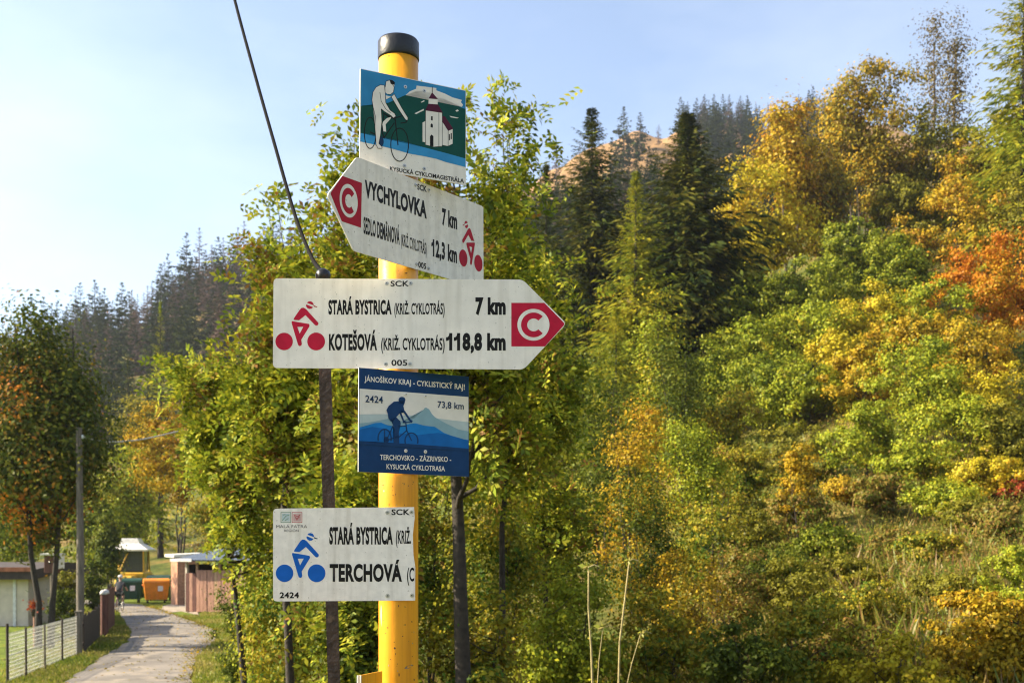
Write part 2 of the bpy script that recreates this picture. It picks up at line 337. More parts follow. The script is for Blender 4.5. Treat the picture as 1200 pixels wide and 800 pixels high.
def ground_mat():
    m, N, L, b = new_mat('meadow_ground')
    tc = N.new('ShaderNodeTexCoord')
    n = N.new('ShaderNodeTexNoise'); n.inputs['Scale'].default_value = .16; n.inputs['Detail'].default_value = 8; n.inputs['Roughness'].default_value = .65; L.new(tc.outputs['Object'], n.inputs[0])
    r = ramp(N, [(.30, (.035, .055, .012)), (.45, (.085, .10, .018)), (.56, (.16, .13, .035)), (.68, (.20, .12, .045))]); L.new(n.outputs[0], r.inputs[0])
    n2 = N.new('ShaderNodeTexNoise'); n2.inputs['Scale'].default_value = 2.2; n2.inputs['Detail'].default_value = 8; L.new(tc.outputs['Object'], n2.inputs[0])
    r2 = ramp(N, [(.3, (.5, .5, .5)), (.7, (1.3, 1.3, 1.2))]); L.new(n2.outputs[0], r2.inputs[0])
    mu = N.new('ShaderNodeMixRGB'); mu.blend_type = 'MULTIPLY'; mu.inputs[0].default_value = 1; L.new(r.outputs[0], mu.inputs[1]); L.new(r2.outputs[0], mu.inputs[2])
    # autumn hay on the far hilltop, lush lawn along the lane
    sx = N.new('ShaderNodeSeparateXYZ'); L.new(tc.outputs['Object'], sx.inputs[0])
    far = N.new('ShaderNodeMapRange'); far.inputs[1].default_value = 380; far.inputs[2].default_value = 450; L.new(sx.outputs[1], far.inputs[0])
    mf = N.new('ShaderNodeMixRGB'); L.new(far.outputs[0], mf.inputs[0]); L.new(mu.outputs[0], mf.inputs[1])
    rf = ramp(N, [(.35, (.25, .145, .065)), (.65, (.33, .20, .09))]); L.new(n2.outputs[0], rf.inputs[0]); L.new(rf.outputs[0], mf.inputs[2])
    lw = N.new('ShaderNodeMapRange'); lw.inputs[1].default_value = -4.5; lw.inputs[2].default_value = -6.5; L.new(sx.outputs[0], lw.inputs[0])
    lf = N.new('ShaderNodeMapRange'); lf.inputs[1].default_value = 95; lf.inputs[2].default_value = 75; L.new(sx.outputs[1], lf.inputs[0])
    lm = N.new('ShaderNodeMath'); lm.operation = 'MULTIPLY'; L.new(lw.outputs[0], lm.inputs[0]); L.new(lf.outputs[0], lm.inputs[1])
    rl = ramp(N, [(.3, (.07, .10, .015)), (.6, (.14, .18, .02)), (.75, (.20, .19, .03))]); L.new(n2.outputs[0], rl.inputs[0])
    ml = N.new('ShaderNodeMixRGB'); L.new(lm.outputs[0], ml.inputs[0]); L.new(mf.outputs[0], ml.inputs[1]); L.new(rl.outputs[0], ml.inputs[2])
    L.new(ml.outputs[0], b.inputs['Base Color']); b.inputs['Roughness'].default_value = .95; b.inputs['Specular IOR Level'].default_value = .1
    bp = N.new('ShaderNodeBump'); bp.inputs['Strength'].default_value = .6; bp.inputs['Distance'].default_value = .15; L.new(n2.outputs[0], bp.inputs['Height']); L.new(bp.outputs[0], b.inputs['Normal'])
    return m
def make_ground():
    th = np.concatenate([np.linspace(-math.pi, -.62, 70, endpoint=False), np.linspace(-.62, .62, 260, endpoint=False), np.linspace(.62, math.pi, 70, endpoint=False)])
    rr = np.concatenate([[0.0], np.geomspace(.6, 1000, 190)])
    A, R = np.meshgrid(th, rr); X = R * np.sin(A); Y = R * np.cos(A); Z = gz(X, Y)
    V = np.stack([X, Y, Z], -1).reshape(-1, 3); n, k = len(rr), len(th); fs = []
    for i in range(n - 1):
        for j in range(k):
            fs.append((i * k + j, (i + 1) * k + j, (i + 1) * k + (j + 1) % k, i * k + (j + 1) % k))
    me = bpy.data.meshes.new('ground'); me.from_pydata(V.tolist(), [], fs[k:] + [(j, k + j, k + (j + 1) % k) for j in range(k)])
    me.materials.append(ground_mat()); me.polygons.foreach_set('use_smooth', [True] * len(me.polygons)); me.validate(); me.update()
    tag(link(bpy.data.objects.new('ground', me)), kind='structure')
make_ground()

HR = 3.3
def on_road(px, py, dz=0.0):
    Y = HR * F / (py - HY); return Vector(((px - CX) / F * Y, Y, -HR + dz))
def strip(name, edges, m, dz):
    rng = random.Random(3); mb = MB(); vs_ = []; K = 7
    fine = []
    for a, b in zip(edges[:-1], edges[1:]):
        n = max(2, int((a[0] - b[0]).length / .8))
        fine += [(a[0].lerp(b[0], i / n), a[1].lerp(b[1], i / n)) for i in range(n)]
    fine.append(edges[-1])
    for l, r in fine:
        d = (r - l).normalized(); l = l - d * rng.uniform(-.12, .12); r = r + d * rng.uniform(-.12, .12)
        for k in range(K):
            t = k / (K - 1); p = l.lerp(r, t); p.z = -HR + dz + .05 * (1 - (2 * t - 1) ** 2); vs_.append(p)
    mb.add(vs_, [(i * K + k, i * K + k + 1, (i + 1) * K + k + 1, (i + 1) * K + k) for i in range(len(fine) - 1) for k in range(K - 1)], 0, True)
    return tag(mb.build(name, m), kind='structure')
E_ = lambda l, r, y: (on_road(l, y), on_road(r, y))
near = [(Vector((-9.6, -30, 0)), Vector((-6.5, -30, 0))), (Vector((-9.8, 10, 0)), Vector((-6.7, 10, 0)))]
strip('road', near + [E_(-22, 178, 850), E_(75, 225, 800), E_(120, 231, 770), E_(150, 252, 752), E_(154, 256, 740), E_(146, 226, 728), E_(138, 192, 716),
      (on_road(118, 710), on_road(166, 708.5)), (on_road(60, 709), on_road(100, 703)), (on_road(-60, 709), on_road(-40, 703))], M['asphalt'], .02)
strip('driveway', [(on_road(196, 718), on_road(182, 712)), (on_road(212, 716), on_road(200, 707.5)), (on_road(226, 719), on_road(216, 709)), (on_road(233, 720), on_road(226, 711))], M['gravel'], .012)

# ------------------------------------------------------------------ signs
POST_X, POST_Y, POST_R = (467 - CX) / F * 2.5, 2.5, .0445
class Sign:
    """one sign: its plane is upright, turned by yaw, and touches the post; points are named by picture column and row on that plane"""
    def __init__(s, name, label, yaw, gap=.0035, group='cycle route signs on the yellow post'):
        t = math.radians(yaw); s.n = Vector((math.sin(t), -math.cos(t), 0)); s.p0 = Vector((POST_X, POST_Y, 0)) + s.n * (POST_R + gap)
        s.label = label; s.name = name; s.group = group; s.k = 0
        s.o = None
    def pt(s, x, y, off=0.0):
        d = Vector(((x - CX) / F, 1, (HY - y) / F)); t = s.p0.dot(s.n) / d.dot(s.n)
        return d * t + s.n * off
    def w(s, x, y, off=0.0):
        return s.pt(x, y, off) - s.org
    def plate(s, poly, m, thick=.0028, edge=None):
        pts = [s.pt(*p) for p in poly]; c = sum(pts, Vector()) / len(pts); zmin = min(p.z for p in pts)
        s.org = Vector((c.x, c.y, zmin)); s.o = empty(s.name, s.org, s.label, 'sign', s.group)
        mb = MB(); n = len(poly); a = [p - s.org for p in pts]; b = [p - s.n * thick for p in a]
        mb.add(a, [tuple(range(n))], 0); mb.add(a + b, [tuple(range(2 * n - 1, n - 1, -1))] + [(i, n + i, n + (i + 1) % n, (i + 1) % n) for i in range(n)], 1)
        s.pl = mb.build('plate', [m, edge or M['alu']], s.o)
        return s
    def poly(s, name, polys, m, lay=1):
        """flat print: polygons of picture points, a hair above the plate"""
        bm = bmesh.new()
        for po in polys:
            vs_ = [bm.verts.new(s.w(x, y, .00018 * lay)) for x, y in po]
            bm.faces.new(vs_)
        bmesh.ops.triangulate(bm, faces=bm.faces)
        for f in bm.faces:
            if f.normal.dot(s.n) < 0: f.normal_flip()
        me = bpy.data.meshes.new(name); bm.to_mesh(me); bm.free(); me.materials.append(m)
        return link(bpy.data.objects.new(name, me), s.pl)
    def lines(s, name, runs, m, wd, lay=2):
        polys = []
        for run in runs:
            for (x0, y0), (x1, y1) in zip(run[:-1], run[1:]):
                d = math.hypot(x1 - x0, y1 - y0) or 1; ux, uy = (x1 - x0) / d * wd / 2, (y1 - y0) / d * wd / 2
                polys.append([(x0 - uy - ux * .6, y0 + ux - uy * .6), (x1 - uy + ux * .6, y1 + ux + uy * .6), (x1 + uy + ux * .6, y1 - ux + uy * .6), (x0 + uy - ux * .6, y0 - ux - uy * .6)])
        return s.poly(name, polys, m, lay)
    def text(s, body, x0, x1, base, top, m, weight=.03, lay=2, name='lettering', base1=None, top1=None):
        cu = bpy.data.curves.new('text', 'FONT'); cu.body = body; cu.offset = weight; cu.fill_mode = 'BOTH'; cu.resolution_u = 4
        cu.space_character = 1.0 + weight * 1.6
        o = bpy.data.objects.new('text', cu); COL.objects.link(o)
        dg = bpy.context.evaluated_depsgraph_get(); me = bpy.data.meshes.new_from_object(o.evaluated_get(dg)); bpy.data.objects.remove(o)
        xs = [v.co.x for v in me.vertices]; a, b = min(xs), max(xs); cap = .682 + weight
        if body[0] == '1': a -= .17 + weight
        base1 = base if base1 is None else base1; top1 = top if top1 is None else top1
        for v in me.vertices:
            u = (v.co.x - a) / (b - a); h = (v.co.y + weight * .5) / cap
            x = x0 + (x1 - x0) * u; bb = base + (base1 - base) * u; tt = top + (top1 - top) * u
            v.co = s.w(x, bb + (tt - bb) * h, .00018 * lay)
        me.materials.clear(); me.materials.append(m); me.name = name
        flags = []
        for i, chh in enumerate(body):
            if chh != '1': continue
            def ext(tx):
                c2 = bpy.data.curves.new('text', 'FONT'); c2.body = tx; c2.offset = weight; c2.space_character = cu.space_character
                o2 = bpy.data.objects.new('text', c2); COL.objects.link(o2); m2 = bpy.data.meshes.new_from_object(o2.evaluated_get(bpy.context.evaluated_depsgraph_get())); bpy.data.objects.remove(o2)
                q = [v.co.x for v in m2.vertices]; return min(q), max(q)
            xr = ext(body[:i + 1])[1]; e1_ = ext('1'); xl = xr - (e1_[1] - e1_[0]) * .98
            flags.append([(xl, .69 + weight * .4), (xl - .03, .62), (xl - .10, .56), (xl - .17 - weight, .54), (xl - .17 - weight, .43 - weight), (xl - .08, .45 - weight), (xl + .01, .50 - weight)])
        bm = bmesh.new(); bm.from_mesh(me)
        for fl in flags:
            q = []
            for fx, fy in fl:
                u = (fx - a) / (b - a); h = (fy + weight * .5) / cap; bb = base + (base1 - base) * u; tt = top + (top1 - top) * u
                q.append(bm.verts.new(s.w(x0 + (x1 - x0) * u, bb + (tt - bb) * h, .00018 * lay)))
            bm.faces.new(q)
        for f in bm.faces:
            f.normal_update()
            if f.normal.dot(s.n) < 0: f.normal_flip()
        bm.to_mesh(me); bm.free()
        return link(bpy.data.objects.new(name, me), s.pl)
    def bolts(s, pts, r=.0042, ring=None):
        ax = s.n; t = ax.cross(Vector((0, 0, 1))).normalized(); up = Vector((0, 0, 1))
        for x, y in pts:
            mb = MB(); n = 14; c = s.w(x, y)
            def disc(r0, h0, r1, h1, mi):
                A = [c + ax * h0 + (t * math.cos(2 * math.pi * k / n) + up * math.sin(2 * math.pi * k / n)) * r0 for k in range(n)]
                B = [c + ax * h1 + (t * math.cos(2 * math.pi * k / n) + up * math.sin(2 * math.pi * k / n)) * r1 for k in range(n)]
                mb.add(A + B, [(k, (k + 1) % n, n + (k + 1) % n, n + k) for k in range(n)] + [tuple(range(n, 2 * n))], mi)
            disc(r, -.001, r * .92, .0011, 0); disc(r * .62, .0005, r * .5, .0022, 0); disc(r * .30, .0018, r * .28, .0026, 1)
            mb.build('bolt', [ring or M['steel'], M['bolthole']], s.o)

def ell(cx, cy, rx, ry, n=36, a0=0, a1=360):
    return [(cx + rx * math.cos(math.radians(a0 + (a1 - a0) * k / n)), cy + ry * math.sin(math.radians(a0 + (a1 - a0) * k / n))) for k in range(n + (0 if a1 - a0 == 360 else 1))]
def ring(cx, cy, rx, ry, t, n=40, a0=0, a1=360):
    o = ell(cx, cy, rx, ry, n, a0, a1 - 1e-6); i = ell(cx, cy, rx - t, ry - t, n, a0, a1 - 1e-6)
    return [[o[k], o[k + 1], i[k + 1], i[k]] for k in range(n)]
def rounded(pts, r, which, n=5):
    """round the corners listed in which"""
    out = []; k = len(pts)
    for i, p in enumerate(pts):
        if i not in which: out.append(p); continue
        p = Vector(p); a = (Vector(pts[i - 1]) - p).normalized(); b = (Vector(pts[(i + 1) % k]) - p).normalized()
        for j in range(n + 1):
            t = j / n; q = (1 - t) ** 2 * (p + a * r) + 2 * t * (1 - t) * p + t * t * (p + b * r); out.append((q.x, q.y))
    return out
def Z(ox, oy, sc):
    return lambda pts: [(ox + x / sc, oy + y / sc) for x, y in pts]
z2 = Z(315, 340, 10.0)
SYMBOL = dict(
 wheels=[ell(333, 400, 10.2, 10.2), ell(370.5, 400, 10.4, 10.4)],
 head=[z2([(436, 185), (450, 208), (475, 220), (500, 216), (520, 198), (440, 166)]), z2([(447, 149), (462, 134), (485, 129), (510, 138), (523, 158), (527, 178)])],
 visor=[z2([(524, 176), (570, 194), (562, 201), (527, 192)])],
 body=[z2([(290, 340), (300, 320), (365, 225), (385, 207), (412, 206), (440, 225), (430, 292), (355, 352), (293, 347)]), z2([(440, 225), (580, 380), (581, 398), (570, 412), (552, 414), (538, 405), (430, 292)])],
 legs=[z2([(275, 362), (470, 395), (478, 410), (474, 428), (405, 428), (335, 430), (325, 430), (268, 385), (268, 368)]),
       z2([(268, 385), (325, 428), (335, 430), (362, 508), (380, 580), (388, 630), (380, 648), (362, 655), (347, 646), (340, 630)]),
       z2([(405, 428), (474, 428), (380, 580), (362, 508)])])
def symbol(s, m, f, dark):
    mp = lambda ps: [[f(*p) for p in po] for po in ps]
    for w_ in mp(SYMBOL['wheels']): s.poly('symbol_wheel', [w_], m, 2)
    for w_, nm in zip(mp(SYMBOL['head']), ('symbol_face', 'symbol_cap')): s.poly(nm, [w_], m, 2)
    s.poly('symbol_torso', mp(SYMBOL['body']), m, 2)
    s.poly('symbol_legs', mp(SYMBOL['legs']), m, 2)
    s.poly('symbol_visor', mp(SYMBOL['visor']), dark, 2)
def emblem(s, c, ex, ey, red, white):
    A = lambda u, v: (c[0] + ex[0] * u + ey[0] * v, c[1] + ex[1] * u + ey[1] * v)
    mp = lambda ps: [[A(*p) for p in po] for po in ps]
    s.poly('emblem_disc', mp([ell(0, 0, 1, 1, 48)]), white, 3)
    s.poly('emblem_letter', mp(ring(.01, .01, .78, .78, .38, 40, 43, 317)), red, 4)

# 1 -- picture panel on top
s1 = Sign('picture_sign', 'square picture sign of a cyclist and a white church, topmost on the yellow post', 27.7)
s1.plate([(422.3, 80.4), (546, 106.2), (546, 217), (421.3, 196)], M['white_plate'])
z5, z6 = Z(418, 80, 6.67), Z(480, 90, 8.0)
greentop = [(422.9, 124.3)] + z5([(200, 293), (240, 275), (370, 215)]) + z6([(0, 165), (50, 137), (130, 130), (180, 155), (260, 195), (340, 215), (480, 290)]) + [(545.5, 128)]
greenbot = [(545.5, 186)] + z6([(360, 722), (180, 675)]) + z5([(467, 600), (350, 572), (210, 540), (100, 515)]) + [(422.5, 156)]
s1.poly('sky_print', [[(423, 81.2), (545.5, 106.8), (545.5, 129)] + greentop[::-1][1:]], M['pic_sky'], 1)
s1.poly('hill_print', [greentop + greenbot], M['pic_green'], 2)
river_low = [(422.2, 166)] + z5([(150, 600), (260, 625)]) + [(480, 180.3)] + z6([(130, 745), (250, 770), (330, 798)]) + [(545.5, 196)]
s1.poly('river_print', [greenbot[::-1] + river_low[::-1]], M['pic_river'], 2)
s1.poly('snow_print', [z6([(-38, 175), (0, 140), (60, 115), (65, 85), (250, 108), (250, 130), (330, 160), (400, 195), (490, 220), (480, 240), (500, 265), (490, 285), (430, 260), (340, 218), (250, 192), (180, 152), (110, 132), (50, 140), (0, 162)]),
        z6([(72, 178), (90, 162), (92, 175), (80, 186)]), z6([(103, 240), (135, 222), (140, 232), (112, 244)]), z6([(45, 345), (130, 303), (135, 316), (60, 352)]), z6([(428, 318), (450, 308), (462, 322), (440, 330)]), z6([(373, 368), (460, 386), (445, 392), (385, 382)])], M['print_white'], 3)
s1.poly('church_print', [z6([(150, 318), (305, 335), (305, 655), (225, 662), (145, 640)]), z6([(120, 432), (148, 416), (148, 617), (120, 610)]), z6([(305, 425), (360, 500), (360, 652), (305, 640)]), z6([(360, 505), (402, 490), (402, 632), (360, 652)]), z6([(178, 206), (265, 214), (262, 264), (175, 256)])], M['print_white'], 4)
s1.poly('church_roof_print', [z6([(175, 255), (265, 262), (312, 342), (145, 318)]), z6([(210, 148), (264, 212), (177, 206)]), z6([(304, 372), (330, 374), (408, 490), (360, 510), (306, 425)])], M['pic_maroon'], 5)
for po_ in [z6([(190, 650), (190, 560), (205, 543), (222, 560), (222, 655)]), z6([(200, 372), (215, 373), (215, 412), (200, 410)]), z6([(195, 475), (195, 450), (207, 437), (217, 452), (217, 480)]), z6([(366, 542), (376, 538), (376, 596), (366, 600)]), z6([(384, 533), (394, 529), (394, 586), (384, 590)]), z6([(208, 95), (214, 95), (214, 150), (208, 150)])]: s1.poly('church_opening_print', [po_], M['black_print'], 5)
s1.lines('church_outline', [z6([(273, 332), (273, 655)]), z6([(305, 335), (305, 655)]), z6([(148, 318), (148, 640), (225, 660), (305, 652), (360, 652), (402, 632)]), z6([(360, 505), (360, 650)])], M['black_print'], .5, 5)
bike = [z5([(205, 352), (300, 402)]), z5([(300, 402), (322, 600)]), z5([(292, 430), (212, 545)]), z5([(212, 365), (198, 500), (215, 550)]), z5([(205, 545), (105, 500)]), z5([(298, 392), (360, 372), (395, 388), (385, 425), (345, 430)]), z5([(205, 350), (250, 382), (300, 385)])]
s1.poly('picture_wheel', ring(418 + 105 / 6.67, 80 + 507 / 6.67, 7.4, 18.8, 1.1), M['black_print'], 3); s1.poly('picture_wheel', ring(418 + 335 / 6.67, 80 + 599 / 6.67, 10.9, 19.9, 1.1), M['black_print'], 3)
s1.lines('picture_bicycle_frame', bike, M['black_print'], 1.2, 3)
s1.poly('picture_chainring', [ell(418 + 190 / 6.67, 80 + 575 / 6.67, 3.0, 5.8)], M['navy_text'], 4)
body = [z5([(215, 135), (185, 132), (150, 150), (125, 190), (118, 250), (128, 310), (145, 380), (140, 460), (148, 540), (150, 600), (165, 628), (195, 628), (198, 618), (172, 590), (185, 520), (195, 420), (190, 320), (215, 340), (270, 375), (285, 392), (305, 378), (295, 355), (260, 330), (225, 270), (222, 200)]),
        z5([(222, 150), (228, 105), (255, 95), (295, 112), (292, 150), (285, 190), (262, 208), (240, 205), (222, 190)]),
        z5([(268, 225), (292, 203), (350, 310), (400, 390), (395, 412), (378, 402), (330, 330)]), z5([(225, 215), (268, 225), (230, 245)]),
        z5([(205, 420), (235, 392), (270, 382), (262, 400), (225, 440), (229, 498), (208, 495), (200, 440)])]
s1.poly('picture_rider', body, M['print_white'], 5)
s1.lines('picture_rider_outline', [b + [b[0]] for b in body[:1]] + [b + [b[0]] for b in body[2:3]] + [z5([(222, 150), (228, 105), (255, 95), (292, 150), (285, 190), (262, 208), (240, 205)]), z5([(180, 190), (190, 260), (225, 320), (262, 350)])], M['black_print'], .55, 6)
s1.poly('picture_hair', [z5([(255, 92), (278, 96), (297, 112), (294, 132), (265, 125)])], M['black_print'], 6)
s1.text('KYSUCKÁ CYKLOMAGISTRÁLA', 457, 543.6, 200, 195.3, M['black_print'], .02, 3, base1=214.7, top1=209.8)
s1.bolts([(475, 102), (497, 107), (474, 194.5), (497, 198)])

# 2 -- arrow to the left
s2 = Sign('direction_sign', 'white arrow sign pointing left with a crimson tip, second from the top', 52.8)
s2.plate(rounded([(383.6, 228.3), (418.4, 183.7), (566.4, 242), (566.7, 338.5), (414.5, 294)], 3.2, (0, 1, 2, 4)), M['white_plate_aged'])
z3, z4 = Z(378, 180, 6.67), Z(470, 200, 6.152)
s2.poly('arrow_print', [rounded(z3([(60, 310), (155, 175), (307, 230), (300, 580), (150, 530)]), 2, (0,))], M['crimson_dark'], 1)
emblem(s2, (408.4, 235.4), (10.6, 3.6), (-.4, 19.4), M['crimson_dark'], M['white_plate_aged'])
BK = M['black_print']
s2.text('VYCHYLOVKA', 427.4, 500, 230.8, 211.2, BK, .044, base1=256, top1=236.8)
s2.text('7 km', 518, 535.6, 263.2, 244.4, BK, .044, base1=268.6, top1=250.2)
s2.text('SEDLO DEMÄNOVÁ', 426, 468.2, 273.2, 254.4, BK, .03, base1=286.6, top1=269)
s2.text('(KRIŽ. CYKLOTRÁS)', 470, 499.8, 287.3, 274.2, BK, .015, base1=298.3, top1=285.2)
s2.text('12,3 km', 505.4, 535.5, 299.3, 280.2, BK, .044, base1=308.2, top1=289.8)
s2.text('SCK', 489, 500, 222, 215.4, BK, .03, base1=225.2, top1=218.6)
s2.text('005', 490, 499.3, 313, 306.4, BK, .03, base1=315.6, top1=309)
symbol(s2, M['crimson_dark'], lambda x, y: (542.8 + (370.5 - x) * .472, 302.4 + (370.5 - x) * .16 + (y - 400) * .95), M['crimson_dark'])
s2.bolts([(487, 217), (502.5, 222.8), (488, 309.8), (502, 314.6)])

# 3 -- long arrow to the right
s3 = Sign('direction_sign', 'long white arrow sign pointing right with a crimson tip, at mid post', 0.6)
s3.plate(rounded([(320.5, 326), (612.5, 327.5), (663.8, 379), (613.5, 432.8), (319.8, 431)], 5.5, (0, 1, 2, 3, 4)), M['white_plate'])
z1 = Z(590, 340, 10.0)
s3.poly('arrow_print', [rounded(z1([(92, 148), (478, 148), (722, 395), (485, 658), (92, 658)]), 3, (2,))], M['crimson'], 1)
emblem(s3, (625.1, 380.5), (18.8, 0), (0, 18.6), M['crimson'], M['white_plate'])
zs = Z(300, 300, 3.158)
def t3(body, x0, x1, b, t, w=.044):
    (a, bb), (c, tt) = zs([(x0, b)])[0], zs([(x1, t)])[0]
    s3.text(body, a, c, bb, tt, BK, w)
t3('STARÁ BYSTRICA', 268, 502, 215, 164); t3('(KRIŽ. CYKLOTRÁS)', 512, 698, 215, 175, .024); t3('7 km', 812, 924, 215, 155, .055)
t3('KOTEŠOVÁ', 270, 448, 347, 290); t3('(KRIŽ. CYKLOTRÁS)', 463, 698, 347, 304, .024); t3('118,8 km', 703, 924, 347, 287, .055)
t3('SCK', 498, 566, 112, 92, .02); t3('005', 501, 560, 405, 384, .02)
symbol(s3, M['crimson'], lambda x, y: (x, y), M['crimson_dark'])
s3.bolts(zs([(484, 101), (572, 101), (481, 400), (570, 399)]), .0046)

# 4 -- blue panel
s4 = Sign('picture_sign', 'square navy sign with a cyclist silhouette before blue mountains, below the long arrow', 31.5)
s4.plate([(420.6, 430.6), (549.4, 441.1), (549.4, 558.4), (419.9, 552.4)], M['navy'])
zb, z7 = Z(415, 425, 5.714), Z(435, 455, 10.667)
botline = zb([(30, 522), (150, 535), (300, 538), (430, 547), (560, 556), (765, 574)])
s4.poly('sky_print', [zb([(36, 172), (765, 228), (765, 580), (33, 528)])], M['print_white'], 1)
s4.poly('mountain_print', [zb([(36, 345), (110, 350), (200, 343), (330, 352), (420, 350), (560, 372), (650, 384), (765, 396)]) + botline[::-1]], M['pale1'], 2)
s4.poly('mountain_print', [zb([(36, 404), (90, 400), (180, 385), (240, 372), (320, 392)]) + z7([(480, 400), (550, 360), (610, 292), (650, 268), (665, 245), (685, 238), (722, 260), (760, 322), (800, 362)]) + zb([(620, 408), (700, 446), (765, 458)]) + botline[::-1]], M['pale2'], 3)
s4.poly('mountain_print', [zb([(36, 432), (90, 420), (140, 402), (180, 400), (230, 420), (300, 430), (370, 408), (410, 404), (470, 420), (540, 428), (600, 468), (700, 506), (765, 516)]) + botline[::-1]], M['blue2'], 4)
s4.poly('mountain_print', [zb([(36, 446), (120, 428), (200, 440), (300, 470), (430, 482), (500, 474), (560, 468), (640, 484), (765, 520)]) + botline[::-1]], M['blue3'], 5)
s4.poly('foreground_print', [botline + zb([(765, 590), (33, 545)])], M['navy'], 6)
NV = M['navy']
s4.poly('picture_rider', [z7([(345, 160), (280, 165), (215, 220), (188, 270), (205, 320), (212, 370), (235, 405), (262, 425), (310, 360), (352, 312), (372, 270), (405, 300), (410, 270), (400, 220), (412, 185), (390, 175)]),
    z7([(262, 425), (270, 460), (288, 520), (278, 700), (350, 705), (342, 560), (348, 500), (366, 440), (360, 408), (310, 360), (240, 380)]),
    z7([(352, 312), (395, 418), (430, 438), (436, 412), (408, 398), (372, 300)]), z7([(372, 270), (410, 312), (478, 410), (506, 430), (516, 402), (490, 388), (420, 282), (405, 270)]),
    ell(435 + 382 / 10.667, 455 + 142 / 10.667, 4.0, 3.5), z7([(345, 150), (420, 150), (415, 185), (395, 195), (345, 190)])], NV, 7)
s4.poly('picture_wheel', ring(435 + 165 / 10.667, 455 + 625 / 10.667, 8.4, 11.6, 1.5, 24, 165, 375), NV, 7); s4.poly('picture_wheel', ring(435 + 500 / 10.667, 455 + 655 / 10.667, 8.3, 10.0, 1.5, 24, 160, 380), NV, 7); s4.poly('picture_gears', [ell(435 + 185 / 10.667, 455 + 645 / 10.667, 3.0, 4.0)], NV, 7)
s4.lines('picture_bicycle_frame', [z7([(345, 475), (432, 466)]), z7([(430, 430), (442, 525)]), z7([(442, 525), (340, 610)]), z7([(442, 525), (500, 650)]), z7([(330, 600), (190, 650)]), z7([(270, 470), (190, 640)]), z7([(395, 425), (500, 420)]), z7([(165, 510), (165, 690)])], NV, 1.3, 7)
WT = M['print_white']
s4.text('JÁNOŠÍKOV KRAJ - CYKLISTICKÝ RAJ!', 427, 544.5, 446.6, 440.6, WT, .022, 2, base1=456.4, top1=450.2)
s4.text('2424', 428, 448.6, 471, 463, M['navy_text'], .015, 6, base1=472.4, top1=464.4)
s4.text('73,8 km', 512.6, 543.3, 477.4, 469.9, M['navy_text'], .015, 6, base1=479.6, top1=472)
s4.text('TERCHOVSKO - ZÁZRIVSKO -', 445, 528.4, 538.4, 532.5, WT, .022, 8, base1=541, top1=535.2)
s4.text('KYSUCKÁ CYKLOTRASA', 452.6, 521.2, 549.2, 543.5, WT, .022, 8, base1=551.9, top1=546.2)
s4.bolts([(475.4, 462), (498.5, 464), (475.4, 528), (498.5, 529)], .0042, M['print_white'])

# 5 -- broken white sign at the bottom
s5 = Sign('direction_sign', 'broken white sign with a blue cyclist symbol, lowest on the yellow post', 0.0)
s5.plate(rounded([(320, 595.6), (485.2, 593.8), (485.9, 606), (483.8, 626), (484.4, 649), (486.6, 664), (486.4, 703.3), (320, 704.2)], 5, (0, 7)), M['white_plate_aged'])
symbol(s5, M['blue_print'], lambda x, y: (x + .5, y + 271.2), M['navy_text'])
s5.text('STARÁ BYSTRICA', 385.9, 460.3, 637, 617.8, BK, .044); s5.text('(KRIŽ.', 463.9, 481.6, 636.4, 621.4, BK, .024)
s5.text('TERCHOVÁ', 386.3, 471.1, 680.5, 661, BK, .044); s5.text('(C', 477, 485.4, 680.5, 665, BK, .02)
s5.text('SCK', 458.8, 480.2, 602.9, 596.5, BK, .025); s5.text('2424', 327.7, 350.4, 700.3, 693.6, BK, .03)
s5.text('MALÁ FATRA', 323.6, 360, 618.2, 614.8, M['logo_dark'], .0); s5.text('REGIÓN', 333, 350, 622.8, 620, M['logo_dark'], .0)
for nm, x, lm_, pts in (('logo_square', 329.3, 'logo_green', [[(1.5, 9.5), (4, 6.5), (6, 4), (9.5, 3.2)], [(2.5, 3), (5, 2.5)], [(5, 9.5), (8.5, 7)]]), ('logo_square', 342.4, 'logo_red', [[(2.5, 3), (5.5, 9), (9, 3), (6, 5), (4, 3.5)], [(4, 7), (9, 6)]])):
    s5.lines(nm, [[(x, 600), (x + 11.4, 600), (x + 11.4, 611.6), (x, 611.6), (x, 600)]], M[lm_], .8, 1)
    s5.poly(nm, [[(x + 1.2, 601.2), (x + 10.2, 601.2), (x + 10.2, 610.4), (x + 1.2, 610.4)]], M['pale1'] if lm_ == 'logo_green' else mat('logo_pink_print', (.62, .40, .38), .5), 1)
    s5.lines(nm, [[(x + a, 600 + b) for a, b in q] for q in pts], M[lm_], .9, 2)
s5.bolts([(453.7, 600), (482, 599.6), (454, 697.5), (482.6, 697.2)], .0046)

# yellow plate below, mostly out of the picture
mb = MB(); a, b = P(419.4, 791, 2.30), P(446, 785.6, 2.44)
sb = empty('small_plate', (a.x, a.y, a.z - .14), 'edge of a small yellow plate low on the post, left side', 'sign')
off = Vector(sb.location); d = (b - a).normalized(); nrm = Vector((d.y, -d.x, 0)).normalized() * .004
mb.prism([a - off, b - off, b - off - Vector((0, 0, .13)), a - off - Vector((0, 0, .13))], nrm); mb.build('plate', M['yellow_paint'], sb)
mb = MB(); mb.prism([a - off - nrm * .6, a + d * .004 - off - nrm * .6, a + d * .004 - off - nrm * .6 - Vector((0, 0, .13)), a - off - nrm * .6 - Vector((0, 0, .13))], nrm * 2.2); mb.build('edge_strip', M['white_plate_aged'], sb)

